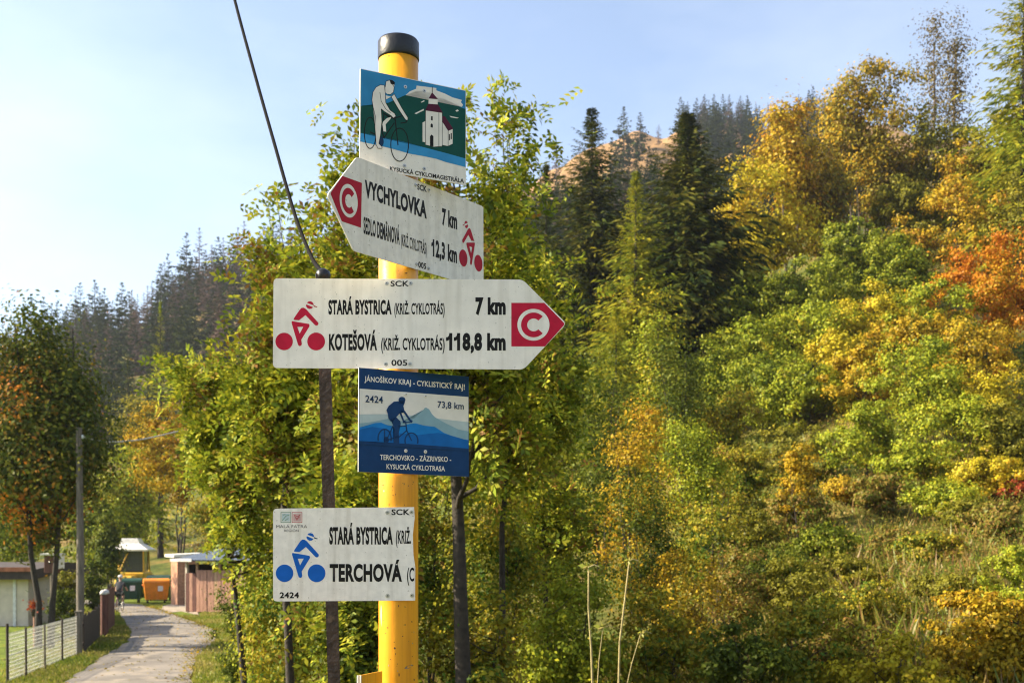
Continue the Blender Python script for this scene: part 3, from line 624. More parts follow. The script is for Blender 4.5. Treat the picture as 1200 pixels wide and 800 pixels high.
# the post
base = Vector((POST_X, POST_Y, float(gz(POST_X, POST_Y)) - .05))
post = empty('sign_post', base, 'yellow round metal post with a black cap carrying all the signs', 'post')
ztop = (HY - 70) / F * POST_Y - base.z
mb = MB(); mb.lathe((0, 0, 0), [(POST_R, -.4), (POST_R, ztop * .33), (POST_R, ztop * .66), (POST_R, ztop)], 48); mb.build('tube', M['yellow_paint'], post)
mb = MB(); mb.lathe((0, 0, 0), [(POST_R + .0005, ztop - .004), (POST_R + .002, ztop), (POST_R + .002, ztop + .036), (POST_R - .001, ztop + .041), (POST_R - .008, ztop + .0435), (.012, ztop + .045), (.001, ztop + .045)], 48); mb.build('cap', M['cap'], post)
def chip(x, y, w_, h_, m, rot=0):
    """a worn patch that follows the round of the post"""
    R = POST_R + .0004; pts = []; n = 10; rg = random.Random(int(x * 7 + y))
    for k in range(n):
        t = 2 * math.pi * k / n; u = math.cos(t) * w_ * rg.uniform(.7, 1.1); v = math.sin(t) * h_ * rg.uniform(.7, 1.1)
        uu = x + u * math.cos(rot) - v * math.sin(rot); vv = y + u * math.sin(rot) + v * math.cos(rot)
        xx = max(-.98, min(.98, (uu - 467) / 23.2)); an = math.asin(xx)
        pts.append((math.sin(an) * R, -math.cos(an) * R, (HY - vv) / F * (POST_Y - math.cos(an) * R) - base.z))
    mb = MB(); mb.add(pts, [tuple(range(n))]); mb.build('paint_chip', m, post)
CH1, CH2 = mat('bare_metal_chip', (.42, .38, .30), .5), mat('rust_spot', (.16, .07, .03), .8)
chip(448.5, 720, 1.3, 14, CH1); chip(480.5, 781, 5.5, 1.7, mat('scuff', (.22, .17, .10), .7), -.45); chip(465, 759, 1.2, 1.3, CH2); chip(456.5, 735, .8, .8, CH2); chip(474, 745, .7, .8, CH2); chip(460, 772, .6, .7, CH2)
rg_ = random.Random(12)
for k_ in range(26): chip(rg_.uniform(447, 487), rg_.choice([rg_.uniform(708, 796), rg_.uniform(562, 592)]), rg_.uniform(.25, .7), rg_.uniform(.3, 1.6), rg_.choice([CH1, CH2, CH2]))
chip(452, 575, 1.0, 1.2, CH1); chip(478, 320, 1.4, .8, CH2); chip(470, 790, .7, 2.2, CH2); chip(484, 728, .6, 1, CH2)

# rusty iron pole behind the signs, with its cable
pt, pb = P(378.5, 322, 3.3), P(392.5, 800, 3.3)
dn = (pb - pt); foot = pb + dn * 1.05
ir = empty('iron_pole', foot, 'thin rusty iron pole standing behind the white signs', 'pole')
mb = MB(); up = -(dn.normalized()); H_ = (pt - foot).length
e1 = Vector((1, 0, 0)); e2 = Vector((0, 1, 0)); sec = [(-.018, -.018), (.018, -.018), (.018, -.012), (-.012, -.012), (-.012, .018), (-.018, .018)]
mb.prism([e1 * a + e2 * b for a, b in sec], up * H_); mb.build('angle_bar', M['rust'], ir)
mb = MB(); mb.lathe(up * (H_ - .015), [(.012, -.01), (.021, 0), (.023, .014), (.019, .026), (.008, .033), (.002, .034)], 16); mb.build('cap', M['cap'], ir)
def cable(name, label, pts, r, m, n=6):
    pts = [Vector(p) for p in pts]; fine = []
    for i in range(len(pts) - 1):
        p0, p1, p2, p3 = pts[max(i - 1, 0)], pts[i], pts[i + 1], pts[min(i + 2, len(pts) - 1)]
        for k in range(6):
            t = k / 6; fine.append(.5 * ((2 * p1) + (p2 - p0) * t + (2 * p0 - 5 * p1 + 4 * p2 - p3) * t * t + (3 * p1 - p0 - 3 * p2 + p3) * t ** 3))
    fine.append(pts[-1]); mb = MB(); mb.tube(fine, r, n); return tag(mb.build(name, m), label, 'cable')
cable('cable', 'dark cable running from the iron pole up out of the picture', [P(378.5, 319, 3.3), P(366, 303, 3.4), P(346, 253, 3.6), P(322, 170, 3.9), P(298, 85, 4.2), P(275, 0, 4.5), P(252, -95, 4.85), P(205, -300, 5.6)], .0066, M['wire'])

# ------------------------------------------------------------------ trees and shrubs
def norm(a): return a / np.maximum(np.linalg.norm(a, axis=-1, keepdims=True), 1e-9)
def leaf_quads(C, D, N, Ln, W):
    D = norm(D); S = norm(np.cross(D, N)); Ln = np.asarray(Ln)[:, None]; W = np.asarray(W)[:, None]; U = np.cross(S, D)
    mid = C + D * Ln * .5 + U * W * .18
    return np.stack([C, mid + S * W * .5, C + D * Ln, mid - S * W * .5], 1)
def rand_leaves(rng, C, L, W, up=.5, out=None):
    n = len(C); D = rng.normal(size=(n, 3)); D[:, 2] -= .35; N = rng.normal(size=(n, 3)); N[:, 2] += up
    if out is not None:
        N = N * .38 + out; D = D - N * (np.sum(D * N, 1) / np.sum(N * N, 1))[:, None] * .8
    s = rng.uniform(.65, 1.3, n)
    return leaf_quads(C - norm(D) * (L * s)[:, None] * .5, D, N, L * s, W * s)
def fronds(rng, C, L, k=4):
    """feathered leaves: pairs of leaflets along a stalk"""
    n = len(C); D = rng.normal(size=(n, 3)); D[:, 2] -= .25; D = norm(D); N = rng.normal(size=(n, 3)) * .6; N[:, 2] += 1; S = norm(np.cross(D, N)); U = np.cross(S, D)
    out = []; s = rng.uniform(.7, 1.25, n)
    for i in range(k):
        t = (i + .8) / k
        for sg in (-1, 1):
            base_ = C + D * (L * s * t)[:, None] - np.array([0, 0, 1.]) * (L * s * t * t * .25)[:, None]
            out.append(leaf_quads(base_, S * sg + D * .55 + rng.normal(size=(n, 3)) * .15, U, L * s * .38, L * s * .18))
    out.append(leaf_quads(C + D * (L * s)[:, None] - np.array([0, 0, .25]) * (L * s)[:, None], D, U, L * s * .38, L * s * .19))
    return np.concatenate(out)
def limb(mb, a, b, r0, r1, rng, n=5, seg=4, sag=.12):
    a, b = Vector(a), Vector(b); L = (b - a).length; pts = []
    for i in range(seg + 1):
        t = i / seg; p = a.lerp(b, t); w = math.sin(math.pi * t) * L
        p = p + Vector((rng.uniform(-.05, .05) * w, rng.uniform(-.05, .05) * w, -sag * w * (1 - t)))
        pts.append(p)
    mb.tube(pts, [r0 + (r1 - r0) * i / seg for i in range(seg + 1)], n, cap=False)
NTREE = [0]
def broadleaf(name, label, cat, px, Y, top, hw, leaf, n_cl=70, per=90, ls=.16, cl_r=None, low=.25, group=None, trunk=None, stems=1, bark='bark', seed=None,
              style='leaf', spread=.5, shape=1.0, limbs=40, seeds=0, depth=1.0, lean=0.0):
    """px column and Y distance of the foot; the crown reaches picture row top and hw columns to either side"""
    NTREE[0] += 1; sd = seed or NTREE[0] * 7 + 3
    rng = np.random.default_rng(sd); rr = random.Random(sd)
    b = g(px, Y); H = (HY - top) / F * Y - b.z; R = hw * 1.06 / F * Y; H = max(H, .95 * R)
    root = empty(name, b, label, cat, group)
    cz0 = H * low; ch = (H - cz0)
    cl_r = cl_r or max(.14 * R, .09 * ch) * (.72 if style == 'frond' else .9)
    # uneven crown: a lumpy ellipsoid that narrows towards its top and foot
    bump = rng.normal(size=(14, 3)); bump = norm(bump); bh = rng.uniform(-.48, .36, 14)
    d = norm(rng.normal(size=(n_cl, 3)) * np.array([1, 1, 1.])); rad = rng.uniform(0, 1, n_cl) ** .38
    lump = 1 + (np.clip(d @ bump.T, 0, 1) ** 4 @ bh)
    q = d * (rad * lump)[:, None]
    zz = (q[:, 2] + 1) / 2; taper = np.where(zz > .5, 1 - (zz - .5) * .30 * shape, 1.0 - (.5 - zz) * (.45 if low > .1 else .05))
    k = max(.2, 1 - cl_r / max(R, .01) * .9)
    Cc = np.stack([q[:, 0] * R * k * taper + lean * zz * H, q[:, 1] * R * k * depth * taper, cz0 + ch * (.04 + .90 * zz)], 1)
    Cc[:, 2] = np.clip(Cc[:, 2], cl_r * .4, H - cl_r * .6)
    Cc[:, 2] = cz0 + (Cc[:, 2] - cz0) * np.clip((H - cl_r * .55 - cz0) / max(Cc[:, 2].max() - cz0, .01), .8, 1.4)
    cid = np.repeat(np.arange(n_cl), per); m = len(cid)
    csize = rng.uniform(.6, 1.35, n_cl)[cid]
    off = rng.normal(size=(m, 3)) * np.array([1, 1, .62]) * (cl_r * .55 * csize)[:, None]
    stray = rng.uniform(size=m) < .12; off[stray] *= 1.7
    pos = Cc[cid] + off
    pos[:, 2] = np.maximum(pos[:, 2], .03)
    if style == 'frond':
        Q = fronds(rng, pos, ls)
    else:
        Q = rand_leaves(rng, pos, ls, ls * .62, .5, norm(off) * 1.0 + norm(Cc[cid] - np.array([0, 0, cz0 + ch * .4])) * .5)
    crown = quads_obj('crown', Q, LM[leaf], root)
    if seeds:
        ci = rng.integers(0, n_cl, seeds); sp = np.repeat(Cc[ci] + rng.normal(size=(seeds, 3)) * cl_r * .45, 26, 0)
        sp += rng.normal(size=sp.shape) * np.array([.03, .03, .06])
        D = rng.normal(size=sp.shape) * .4; D[:, 2] -= 1
        tag(quads_obj('seed_clusters', leaf_quads(sp, D, rng.normal(size=sp.shape), np.full(len(sp), .05), np.full(len(sp), .014)), LM['ashseed'], root), kind='stuff')
    tr = trunk or max(.02, H * .012)
    mbt = MB()
    tops = []
    for s_ in range(stems):
        an = rr.uniform(0, 6.28); o = Vector((math.cos(an), math.sin(an), 0)) * (R * .07 if stems > 1 else 0)
        t = Vector((lean * H * .9, 0, 0)) + Vector((math.cos(an), math.sin(an), 0)) * (R * .35 if stems > 1 else R * .06); t.z = cz0 + ch * rr.uniform(.72, .9)
        pts = [o.lerp(t, i / 7) + Vector((rr.uniform(-1, 1), rr.uniform(-1, 1), 0)) * (H * .009 * (0 if i == 0 else 1)) for i in range(8)]
        pts[0].z = -.15
        r0 = tr / (1 if stems == 1 else stems ** .45)
        mbt.tube(pts, [r0 * (1.25 if i == 0 else 1) * (1 - .82 * i / 7) for i in range(8)], 9, cap=False); tops.append((pts, r0))
    for i in rng.permutation(n_cl)[:limbs]:
        pts, r0 = tops[rr.randrange(len(tops))]; c = Vector(Cc[i]); hd = math.hypot(c.x, c.y)
        zt = max(H * .1, c.z - hd * rr.uniform(.5, .9)); tt = min(.97, max(.08, zt / max(pts[-1].z, .1)))
        f = tt * 7; a = pts[int(f)].lerp(pts[min(int(f) + 1, 7)], f - int(f)); r = r0 * (1 - .8 * tt) * .55
        limb(mbt, a, c, max(r, .007), max(r * .3, .003), rr)
    mbt.build('trunk', M[bark], root)
    return root

def spruce_quads(rng, H, R, whorls, per, twigs, droop=.35, tl=.16, tw=.3, low=.06, ragged=.25, power=.85, lk=.42, lmax=9., lmin=.10):
    t = np.repeat(np.linspace(0, .985, whorls) ** 1.0, per); n = len(t)
    t = np.clip(t + rng.normal(size=n) * .012, 0, .99); az = rng.uniform(0, 2 * math.pi, n)
    ln = R * (1 - t) ** power * (1 + rng.normal(size=n) * ragged) + R * .02; ln = np.maximum(ln, R * .02)
    z = H * (low + (1 - low) * t)
    bd = np.stack([np.cos(az), np.sin(az), -droop * (1 - t) + .35 * t], 1)
    B = np.stack([np.zeros(n), np.zeros(n), z], 1); out = []
    for j in range(twigs):
        u = (j + .6 + rng.uniform(-.3, .3, n)) / twigs
        pos = B + bd * (ln * u)[:, None]; pos[:, 2] += ln * u * u * .12
        side = np.stack([-np.sin(az), np.cos(az), np.zeros(n)], 1) * rng.choice([-1, 1], n)[:, None]
        D = bd * .8 + side * rng.uniform(.1, 1.0, n)[:, None]; D[:, 2] -= rng.uniform(.1, .7, n)
        L = np.minimum(np.maximum(ln * lk, R * lmin) * rng.uniform(.7, 1.2, n) * (1.15 - .4 * u) + tl * .2, lmax)
        N = rng.normal(size=(n, 3)) * .5; N[:, 2] += 1
        out.append(leaf_quads(pos, D, N, L, L * tw))
    top = leaf_quads(np.tile([0, 0, H * .93], (3, 1)), np.array([[.05, 0, 1], [-.05, .03, 1], [0, -.05, 1.]]), rng.normal(size=(3, 3)), np.full(3, H * .075), np.full(3, H * .012))
    return np.concatenate(out + [top])
def spruce(name, label, px, Y, top, hw, leaf='spruce', whorls=46, per=11, twigs=9, group=None, seed=1, cat='tree', **kw):
    rng = np.random.default_rng(seed); b = g(px, Y); H = (HY - top) / F * Y - b.z; R = hw / F * Y
    root = empty(name, b, label, cat, group)
    quads_obj('crown', spruce_quads(rng, H, R, int(whorls * 1.25), int(per * 1.3), int(twigs * 1.5), **{**dict(lk=.26, lmax=1.1, tw=.24, lmin=.05, power=.92), **kw}), LM[leaf], root)
    mb = MB(); mb.tube([(0, 0, -.2), (0, 0, H * .3), (0, 0, H * .7), (0, 0, H * .97)], [H * .013, H * .010, H * .005, .01], 8, cap=False); mb.build('trunk', M['bark_dark'], root)
    return root

def LS(Y): return max(.06, Y * .0028)
# --- feathery ash trees close behind the signs
broadleaf('ash_tree', 'tall feathery ash tree with thick dark trunk right behind the yellow post', 'tree', 540, 11.5, 118, 110, 'ash', 100, 17, .24, low=.36, trunk=.10, bark='bark_dark', style='frond', limbs=80, seeds=26, group='ash trees', shape=1.3)
broadleaf('ash_tree', 'yellow-green ash tree filling the space left of the white signs', 'tree', 338, 14, 228, 98, 'ash', 92, 24, .25, low=.37, trunk=.065, bark='bark_dark', style='frond', limbs=80, seeds=18, group='ash trees', shape=1.2)
broadleaf('ash_tree', 'slender ash tree rising beside the cable, left of the picture sign', 'tree', 412, 13, 122, 62, 'ash', 54, 18, .24, low=.36, trunk=.06, bark='bark_dark', style='frond', limbs=60, seeds=14, group='ash trees', shape=1.8)
broadleaf('ash_tree', 'thin ash tree with brown seed bunches just right of the picture sign', 'tree', 592, 13, 92, 50, 'ash', 64, 16, .24, low=.28, trunk=.05, bark='bark_dark', style='frond', limbs=60, seeds=34, group='ash trees', shape=1.8)
broadleaf('ash_tree', 'leafy young ash tree between the blue sign and the dark spruces', 'tree', 640, 17, 300, 62, 'ash', 80, 24, .25, low=.12, trunk=.05, bark='bark_dark', style='frond', limbs=50, seeds=4, group='ash trees')
broadleaf('ash_tree', 'low bushy ash overhanging the right side of the lane', 'tree', 300, 17, 415, 88, 'ash', 85, 28, .26, low=.47, trunk=.06, bark='bark_dark', style='frond', limbs=60, seeds=10, lean=-.13, group='ash trees')
broadleaf('ash_tree', 'dense ash sapling behind the broken white sign', 'tree', 428, 12, 470, 80, 'ash', 80, 20, .23, low=.10, trunk=.04, bark='bark_dark', style='frond', limbs=50, seeds=6, group='ash trees')

def bush(label, px, Y, top, hw, leaf, n=70, per=85, name='shrub', cat='shrub', low=.0, stems=5, limbs=45, **kw):
    per = int(per * 1.2)
    return broadleaf(name, label, cat, px, Y, top, hw, leaf, n, per, kw.pop('ls', LS(Y)), low=low, stems=stems, limbs=limbs, bark=kw.pop('bark', 'bark_dark'), **kw)
# --- undergrowth in the middle
G1 = 'shrubs behind the sign post'
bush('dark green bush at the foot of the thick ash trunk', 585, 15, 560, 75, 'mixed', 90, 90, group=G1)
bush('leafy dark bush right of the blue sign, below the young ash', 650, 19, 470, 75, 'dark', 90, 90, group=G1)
bush('yellow-green bush behind the dry stalks', 665, 14, 655, 85, 'lime', 90, 90, group=G1)
bush('mixed green and yellow bush filling the bottom centre', 560, 12, 690, 70, 'mixed', 80, 90, group=G1)
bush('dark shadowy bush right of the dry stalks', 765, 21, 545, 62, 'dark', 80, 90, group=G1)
bush('tall golden bush standing before the darkest spruce', 745, 34, 470, 65, 'gold', 90, 95, group=G1)
bush('yellow-green bush right of the golden one', 815, 37, 490, 62, 'lime', 90, 90, group=G1)
bush('low brownish bush at the bottom edge left of the watermark line', 770, 15, 690, 85, 'mixed', 90, 90, group=G1)
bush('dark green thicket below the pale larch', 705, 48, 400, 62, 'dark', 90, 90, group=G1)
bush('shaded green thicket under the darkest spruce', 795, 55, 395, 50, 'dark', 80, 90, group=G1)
bush('grey-green shrub on the verge right of the lane', 283, 24, 690, 38, 'dark', 60, 80, group=G1)
bush('olive shrub between the lane and the rusty pole', 345, 16, 600, 70, 'mixed', 100, 90, group=G1)
bush('low dark shrub at the foot of the rusty pole', 415, 12, 690, 60, 'dark', 70, 80, group=G1)
bush('mixed shrub between the blue sign and the bottom edge, right of the post', 500, 17, 520, 72, 'mixed', 100, 90, group=G1)
bush('yellow-green shrub behind the blue sign', 545, 20, 470, 70, 'lime', 100, 90, group=G1)
bush('yellow-green shrub below the low ash on the right verge', 300, 20, 660, 36, 'lime', 60, 80, group=G1)
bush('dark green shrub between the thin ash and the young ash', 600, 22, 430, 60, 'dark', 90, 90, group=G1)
# --- trees and shrubs up the slope, far ones first
G2 = 'broadleaf trees on the right slope'
broadleaf('broadleaf_tree', 'round brown-topped tree on the skyline, part bare', 'tree', 1008, 106, 78, 82, 'brown', 140, 95, .33, low=.12, stems=4, limbs=80, group=G2, bark='bark')
broadleaf('broadleaf_tree', 'golden tree between the brown-topped tree and the far forest', 'tree', 925, 98, 112, 60, 'gold', 115, 90, .32, low=.10, stems=2, limbs=50, group=G2)
broadleaf('broadleaf_tree', 'bright yellow tree at the left end of the slope', 'tree', 893, 90, 195, 74, 'yellow', 130, 95, .30, low=.05, stems=3, limbs=50, group=G2)
broadleaf('aspen_tree', 'left of two tall thin half-bare trees on the skyline', 'tree', 1095, 118, 14, 15, 'bare', 60, 46, .28, low=.18, limbs=34, group='half-bare skyline trees', bark='bark_pale')
broadleaf('aspen_tree', 'right of two tall thin half-bare trees on the skyline', 'tree', 1119, 116, 8, 19, 'bare', 66, 46, .28, low=.22, limbs=38, group='half-bare skyline trees', bark='bark_pale')
broadleaf('broadleaf_tree', 'olive tree below the two thin skyline trees', 'tree', 1095, 104, 125, 60, 'olive', 90, 85, .33, low=.05, stems=3, limbs=40, group=G2)
broadleaf('broadleaf_tree', 'olive-yellow tree under the spruce at the right edge', 'tree', 1165, 98, 125, 52, 'olive', 90, 85, .32, low=.05, stems=3, limbs=40, group=G2)
spruce('spruce_tree', 'tall green spruce cut by the top right corner', 1200, 84, -70, 75, 'larch', 40, 12, 9, seed=5, ragged=.35)
bush('gold and olive shrub high on the slope near the right edge', 1135, 84, 208, 72, 'gold', 100, 90, group=G2, name='broadleaf_tree', cat='tree', low=.02)
bush('gold shrub at the right edge above the orange tree', 1195, 78, 200, 45, 'olive', 80, 85, group=G2, name='broadleaf_tree', cat='tree', low=.02)
G3 = 'shrubs on the right slope'
bush('small bright green shrub under the brown-topped tree', 1000, 84, 258, 52, 'green', 90, 90, group=G3)
bush('largest bright green shrub in the middle of the slope', 945, 76, 300, 68, 'green', 120, 95, group=G3)
bush('yellow-lime shrub below the bright yellow tree', 875, 78, 318, 55, 'lime', 100, 90, group=G3)
bush('light green shrub left of the orange tree', 1060, 76, 275, 60, 'green', 110, 90, group=G3)
bush('vivid orange tree at the right edge', 1176, 66, 272, 84, 'orange', 140, 95, name='broadleaf_tree', cat='tree', low=.02)
bush('yellow-green shrub just left of the orange tree, lower on the slope', 1095, 66, 330, 58, 'lime', 100, 90, group=G3)
bush('green shrub with a dark hollow beneath it at the left of the slope', 900, 62, 405, 72, 'green', 110, 90, group=G3)
bush('orange-tinted shrub above the grassy clearing', 1012, 58, 400, 50, 'gold', 90, 90, group=G3)
bush('large yellow-green shrub right of the clearing', 1085, 52, 395, 78, 'lime', 130, 95, group=G3)
bush('yellow shrub under the orange tree', 1160, 50, 425, 60, 'yellow', 100, 90, group=G3)
bush('golden-green shrub hanging over the grassy clearing', 1020, 48, 470, 58, 'lime', 100, 90, group=G3)
spruce('spruce_tree', 'small dark spruce at the right edge below the orange tree', 1203, 46, 385, 30, 'spruce', 26, 10, 7, seed=8, ragged=.35)
bush('small red-leaved shrub at the right edge of the clearing', 1188, 41, 570, 28, 'red', 40, 70, group=G3)
bush('slim yellow sapling on the grassy clearing', 938, 39, 520, 40, 'gold', 40, 60, name='sapling', cat='tree', low=.25, stems=2, limbs=30)
bush('low dark green shrub in the clearing below the slim sapling', 905, 31, 645, 62, 'dark', 80, 90, group=G3)
bush('thin-trunked half-bare sapling left of the clearing', 838, 27, 560, 52, 'mixed', 44, 55, name='sapling', cat='tree', low=.42, stems=3, limbs=40)
bush('green and brown shrub at the bottom below the clearing', 945, 14, 705, 80, 'mixed', 90, 90, group=G3)
bush('bushy dark shrub at the bottom left of the clearing', 865, 13, 720, 70, 'dark', 80, 90, group=G3)
bush('golden shrub in the bottom right corner', 1160, 14, 692, 85, 'gold', 130, 95, group=G3)
bush('yellow-brown shrub at the bottom between the dark and golden ones', 1050, 13, 742, 75, 'yellow', 80, 90, group=G3)

for px_, Y_, top_, hw_2, lf_, lb_ in (
  (960, 70, 352, 78, 'lime', 'yellow-green shrub directly below the largest bright green one'), (1038, 69, 335, 68, 'yellow', 'yellow shrub between the light green shrub and the lime one by the orange tree'),
  (880, 70, 372, 58, 'lime', 'lime shrub above the dark hollow at the left of the slope'), (842, 66, 395, 44, 'green', 'green shrub beside the darkest spruce, lower left of the slope'),
  (945, 60, 425, 66, 'lime', 'yellow-green shrub just right of the dark hollow'), (990, 62, 388, 58, 'yellow', 'yellow shrub above the orange-tinted one'),
  (1075, 60, 372, 68, 'gold', 'golden shrub above the large one right of the clearing'), (1140, 58, 372, 66, 'gold', 'golden shrub left below the orange tree'),
  (1120, 46, 462, 78, 'lime', 'broad yellow-green shrub overhanging the upper edge of the clearing'), (1180, 45, 470, 58, 'olive', 'olive shrub at the right edge above the red-leaved one'),
  (1070, 44, 520, 55, 'lime', 'round yellow-green shrub at the top of the clearing'), (1150, 42, 545, 50, 'yellow', 'yellow shrub left of the small red-leaved one'),
  (1035, 86, 285, 50, 'olive', 'olive shrub under the brown-topped tree, right side'), (1070, 96, 205, 55, 'olive', 'olive tree between the brown-topped tree and the gold shrubs'),
  (965, 100, 190, 48, 'brown', 'brown-green tree below the golden skyline tree'), (858, 84, 255, 42, 'yellow', 'yellow tree leaning over the far left of the slope'),
  (850, 56, 455, 46, 'mixed', 'green and brown shrub left below the dark hollow'), (872, 46, 520, 50, 'mixed', 'brownish shrub on the left rim of the clearing'),
  (990, 42, 585, 34, 'gold', 'low golden shrub at the upper left of the clearing'), (820, 30, 610, 46, 'mixed', 'brown-green shrub around the thin-trunked sapling'),
  (1000, 27, 690, 46, 'olive', 'low olive shrub in the lower middle of the clearing'), (1090, 31, 655, 40, 'mixed', 'low brown-green shrub in the right part of the clearing'),
  (1140, 36, 610, 36, 'olive', 'low olive tuft high in the right part of the clearing'), (1190, 27, 650, 40, 'lime', 'yellow-green shrub at the right edge of the clearing'),
  (930, 50, 500, 52, 'olive', 'olive shrub at the top left corner of the clearing'), (1195, 90, 130, 40, 'lime', 'lime tree at the right edge beneath the tall spruce'),
  (1130, 100, 165, 50, 'gold', 'golden-olive tree right below the two thin skyline trees'), (1040, 104, 150, 45, 'brown', 'brownish tree hugging the right side of the brown-topped tree')):
    bush(lb_, px_, Y_, top_, hw_2, lf_, 95, 85, group=G3)
for px_, Y_, top_, hw_2, lf_, lb_ in (
  (930, 40, 580, 44, 'weed', 'rusty shrub behind the slim sapling'), (1030, 40, 590, 40, 'weed', 'rusty brown shrub in the upper middle of the clearing'),
  (880, 36, 600, 46, 'olive', 'olive shrub left of the low dark green one'), (970, 34, 625, 36, 'green', 'small green shrub right below the slim sapling'),
  (1110, 38, 590, 44, 'lime', 'small yellow-green shrub in the upper right of the clearing'), (1060, 33, 630, 34, 'weed', 'rusty low shrub in the centre of the clearing'),
  (1170, 33, 625, 40, 'weed', 'rusty shrub at the right of the clearing'), (1010, 21, 705, 52, 'mixed', 'leafy brown-green shrub below the centre of the clearing'),
  (930, 24, 665, 50, 'olive', 'olive shrub below the low dark green one'), (1110, 22, 690, 46, 'olive', 'olive shrub behind the golden corner shrub'),
  (860, 24, 650, 42, 'weed', 'rusty shrub beside the thin-trunked sapling'), (1195, 20, 675, 40, 'lime', 'yellow-green shrub above the golden corner shrub'),
  (800, 19, 655, 60, 'gold', 'golden-brown shrub at the foot of the thin-trunked sapling'), (985, 15, 735, 60, 'weed', 'rusty shrub at the bottom edge below the clearing')):
    bush(lb_, px_, Y_, top_ - 14, hw_2 * 1.25, lf_, 80, 80, group=G3)
bush('dark leafy tree half hiding the pale roof at the end of the lane', 128, 68, 600, 17, 'dark', 50, 70, name='broadleaf_tree', cat='tree', low=.1)
# --- conifers behind the signs
GC = 'conifers in the middle distance'
spruce('spruce_tree', 'dark spruce on the left of the two tall conifers, trunk showing', 694, 84, 126, 98, 'spruce', 52, 13, 11, group=GC, seed=11, ragged=.4)
spruce('spruce_tree', 'darkest and broadest spruce, left of the yellow tree', 806, 80, 132, 112, 'spruce', 54, 14, 12, group=GC, seed=12, ragged=.35)
spruce('spruce_tree', 'pale yellow-green conifer between the two dark spruces', 745, 72, 200, 72, 'larch', 46, 12, 9, group=GC, seed=13, ragged=.4)
spruce('spruce_tree', 'short light green conifer right of the long arrow sign', 722, 60, 360, 58, 'larch', 38, 12, 9, group=GC, seed=14, ragged=.4)
spruce('spruce_tree', 'dark young spruce behind the thin ash with seed bunches', 640, 78, 190, 70, 'spruce', 42, 11, 9, group=GC, seed=15, ragged=.4)
bush('yellow tree showing between the left spruce and the pale conifer', 715, 78, 330, 32, 'yellow', 60, 70, name='broadleaf_tree', cat='tree', low=.05)
bush('yellow-green tree in front of the darkest spruce', 768, 66, 330, 30, 'lime', 70, 75, name='broadleaf_tree', cat='tree', low=.03)
# --- left side of the lane
broadleaf('maple_tree', 'dark maple with reddening top at the left edge', 'tree', 52, 36, 342, 94, 'maple', 330, 95, .15, low=.17, stems=2, trunk=.15, limbs=80, bark='bark_dark', shape=1.5)
bush('golden bush left of the ash trees, above the lane', 205, 71, 470, 58, 'gold', 100, 90, name='broadleaf_tree', cat='tree', low=.50)
bush('yellow-green tree over the bins', 150, 84, 520, 55, 'lime', 100, 90, name='broadleaf_tree', cat='tree', low=.05)
bush('green tree behind the sheds', 258, 68, 530, 50, 'mixed', 90, 90, name='broadleaf_tree', cat='tree', low=.1)
bush('pale green tree behind the leaning pole at the end of the lane', 105, 80, 560, 45, 'green', 80, 85, name='broadleaf_tree', cat='tree', low=.05)
bush('green tree behind the little house', 15, 62, 545, 60, 'green', 90, 85, name='broadleaf_tree', cat='tree', low=.05)
bush('yellowing low tree at the foot of the hazy hill', 170, 120, 440, 45, 'olive', 80, 75, name='broadleaf_tree', cat='tree', low=.03)
spruce('spruce_tree', 'green spruce at the foot of the hazy hill', 188, 112, 352, 28, 'larch', 36, 9, 8, seed=21, ragged=.35)
spruce('spruce_tree', 'short dark spruce left of the green one below the hazy hill', 150, 128, 420, 26, 'spruce', 30, 9, 7, seed=22, ragged=.35)
bush('rounded dark garden bush behind the wire fence', 76, 39, 690, 22, 'dark', 50, 80, ls=.09)
bush('dark evergreen bush right of the leaning wooden pole', 112, 47, 655, 20, 'dark', 50, 80, ls=.10)
bush('light green bush right of the wooden shelter box', 78, 46, 668, 24, 'olive', 50, 80, ls=.10)

# --- forest on the far hills
def far_proto(rng, dead, q=1):
    H = rng.uniform(18, 24); R = rng.uniform(3.2, 4.3) * (.85 if dead else 1)
    return H, spruce_quads(rng, H, R, 16 * q, 9 if not dead else 8, 4 * q, .3, tw=.95 if not dead else .6, low=.06 if not dead else .10, ragged=.3, power=.72 if not dead else .6)
rng = np.random.default_rng(77); protos = {}
for dead in (0, 1):
    for v in range(4):
        H, Q = far_proto(rng, dead)
        cr = quads_obj('crown', Q, LM['fardead' if dead else 'fargreen']); mb = MB()
        mb.tube([(0, 0, -1), (0, 0, H * .5), (0, 0, H * .98)], [.28, .2, .03], 5, cap=False)
        tk = mb.build('trunk', M['bark']); protos[(dead, v)] = (H, cr.data, tk.data)
        bpy.data.objects.remove(cr); bpy.data.objects.remove(tk)
def far_tree(px, Y, dead, sc, label, group):
    H, cm, tm = protos[(dead, int(rng.integers(0, 4)))]
    r = empty('spruce_tree', g(px, Y), label, 'tree', group, rz=rng.uniform(0, 6.28)); r.scale = (sc, sc, sc * rng.uniform(.9, 1.1))
    link(bpy.data.objects.new('crown', cm), r); link(bpy.data.objects.new('trunk', tm), r)
x = -30
while x < 330:
    dead = int(rng.uniform() < .5)
    far_tree(x, rng.uniform(352, 385), dead, rng.uniform(.62, .98), 'grey-brown dead spruce on the ridge of the hazy left hill' if dead else 'living dark spruce on the ridge of the hazy left hill', 'spruces on the left ridge')
    x += rng.uniform(3.5, 7.5)
x = 806
while x < 1000:
    dead = int(rng.uniform() < .18)
    far_tree(x, rng.uniform(520, 560), dead, rng.uniform(.4, .75), 'grey dead spruce on the ridge right of the orange hilltop meadow' if dead else 'living spruce on the ridge right of the orange hilltop meadow', 'spruces on the far ridge')
    x += rng.uniform(3, 6.5)
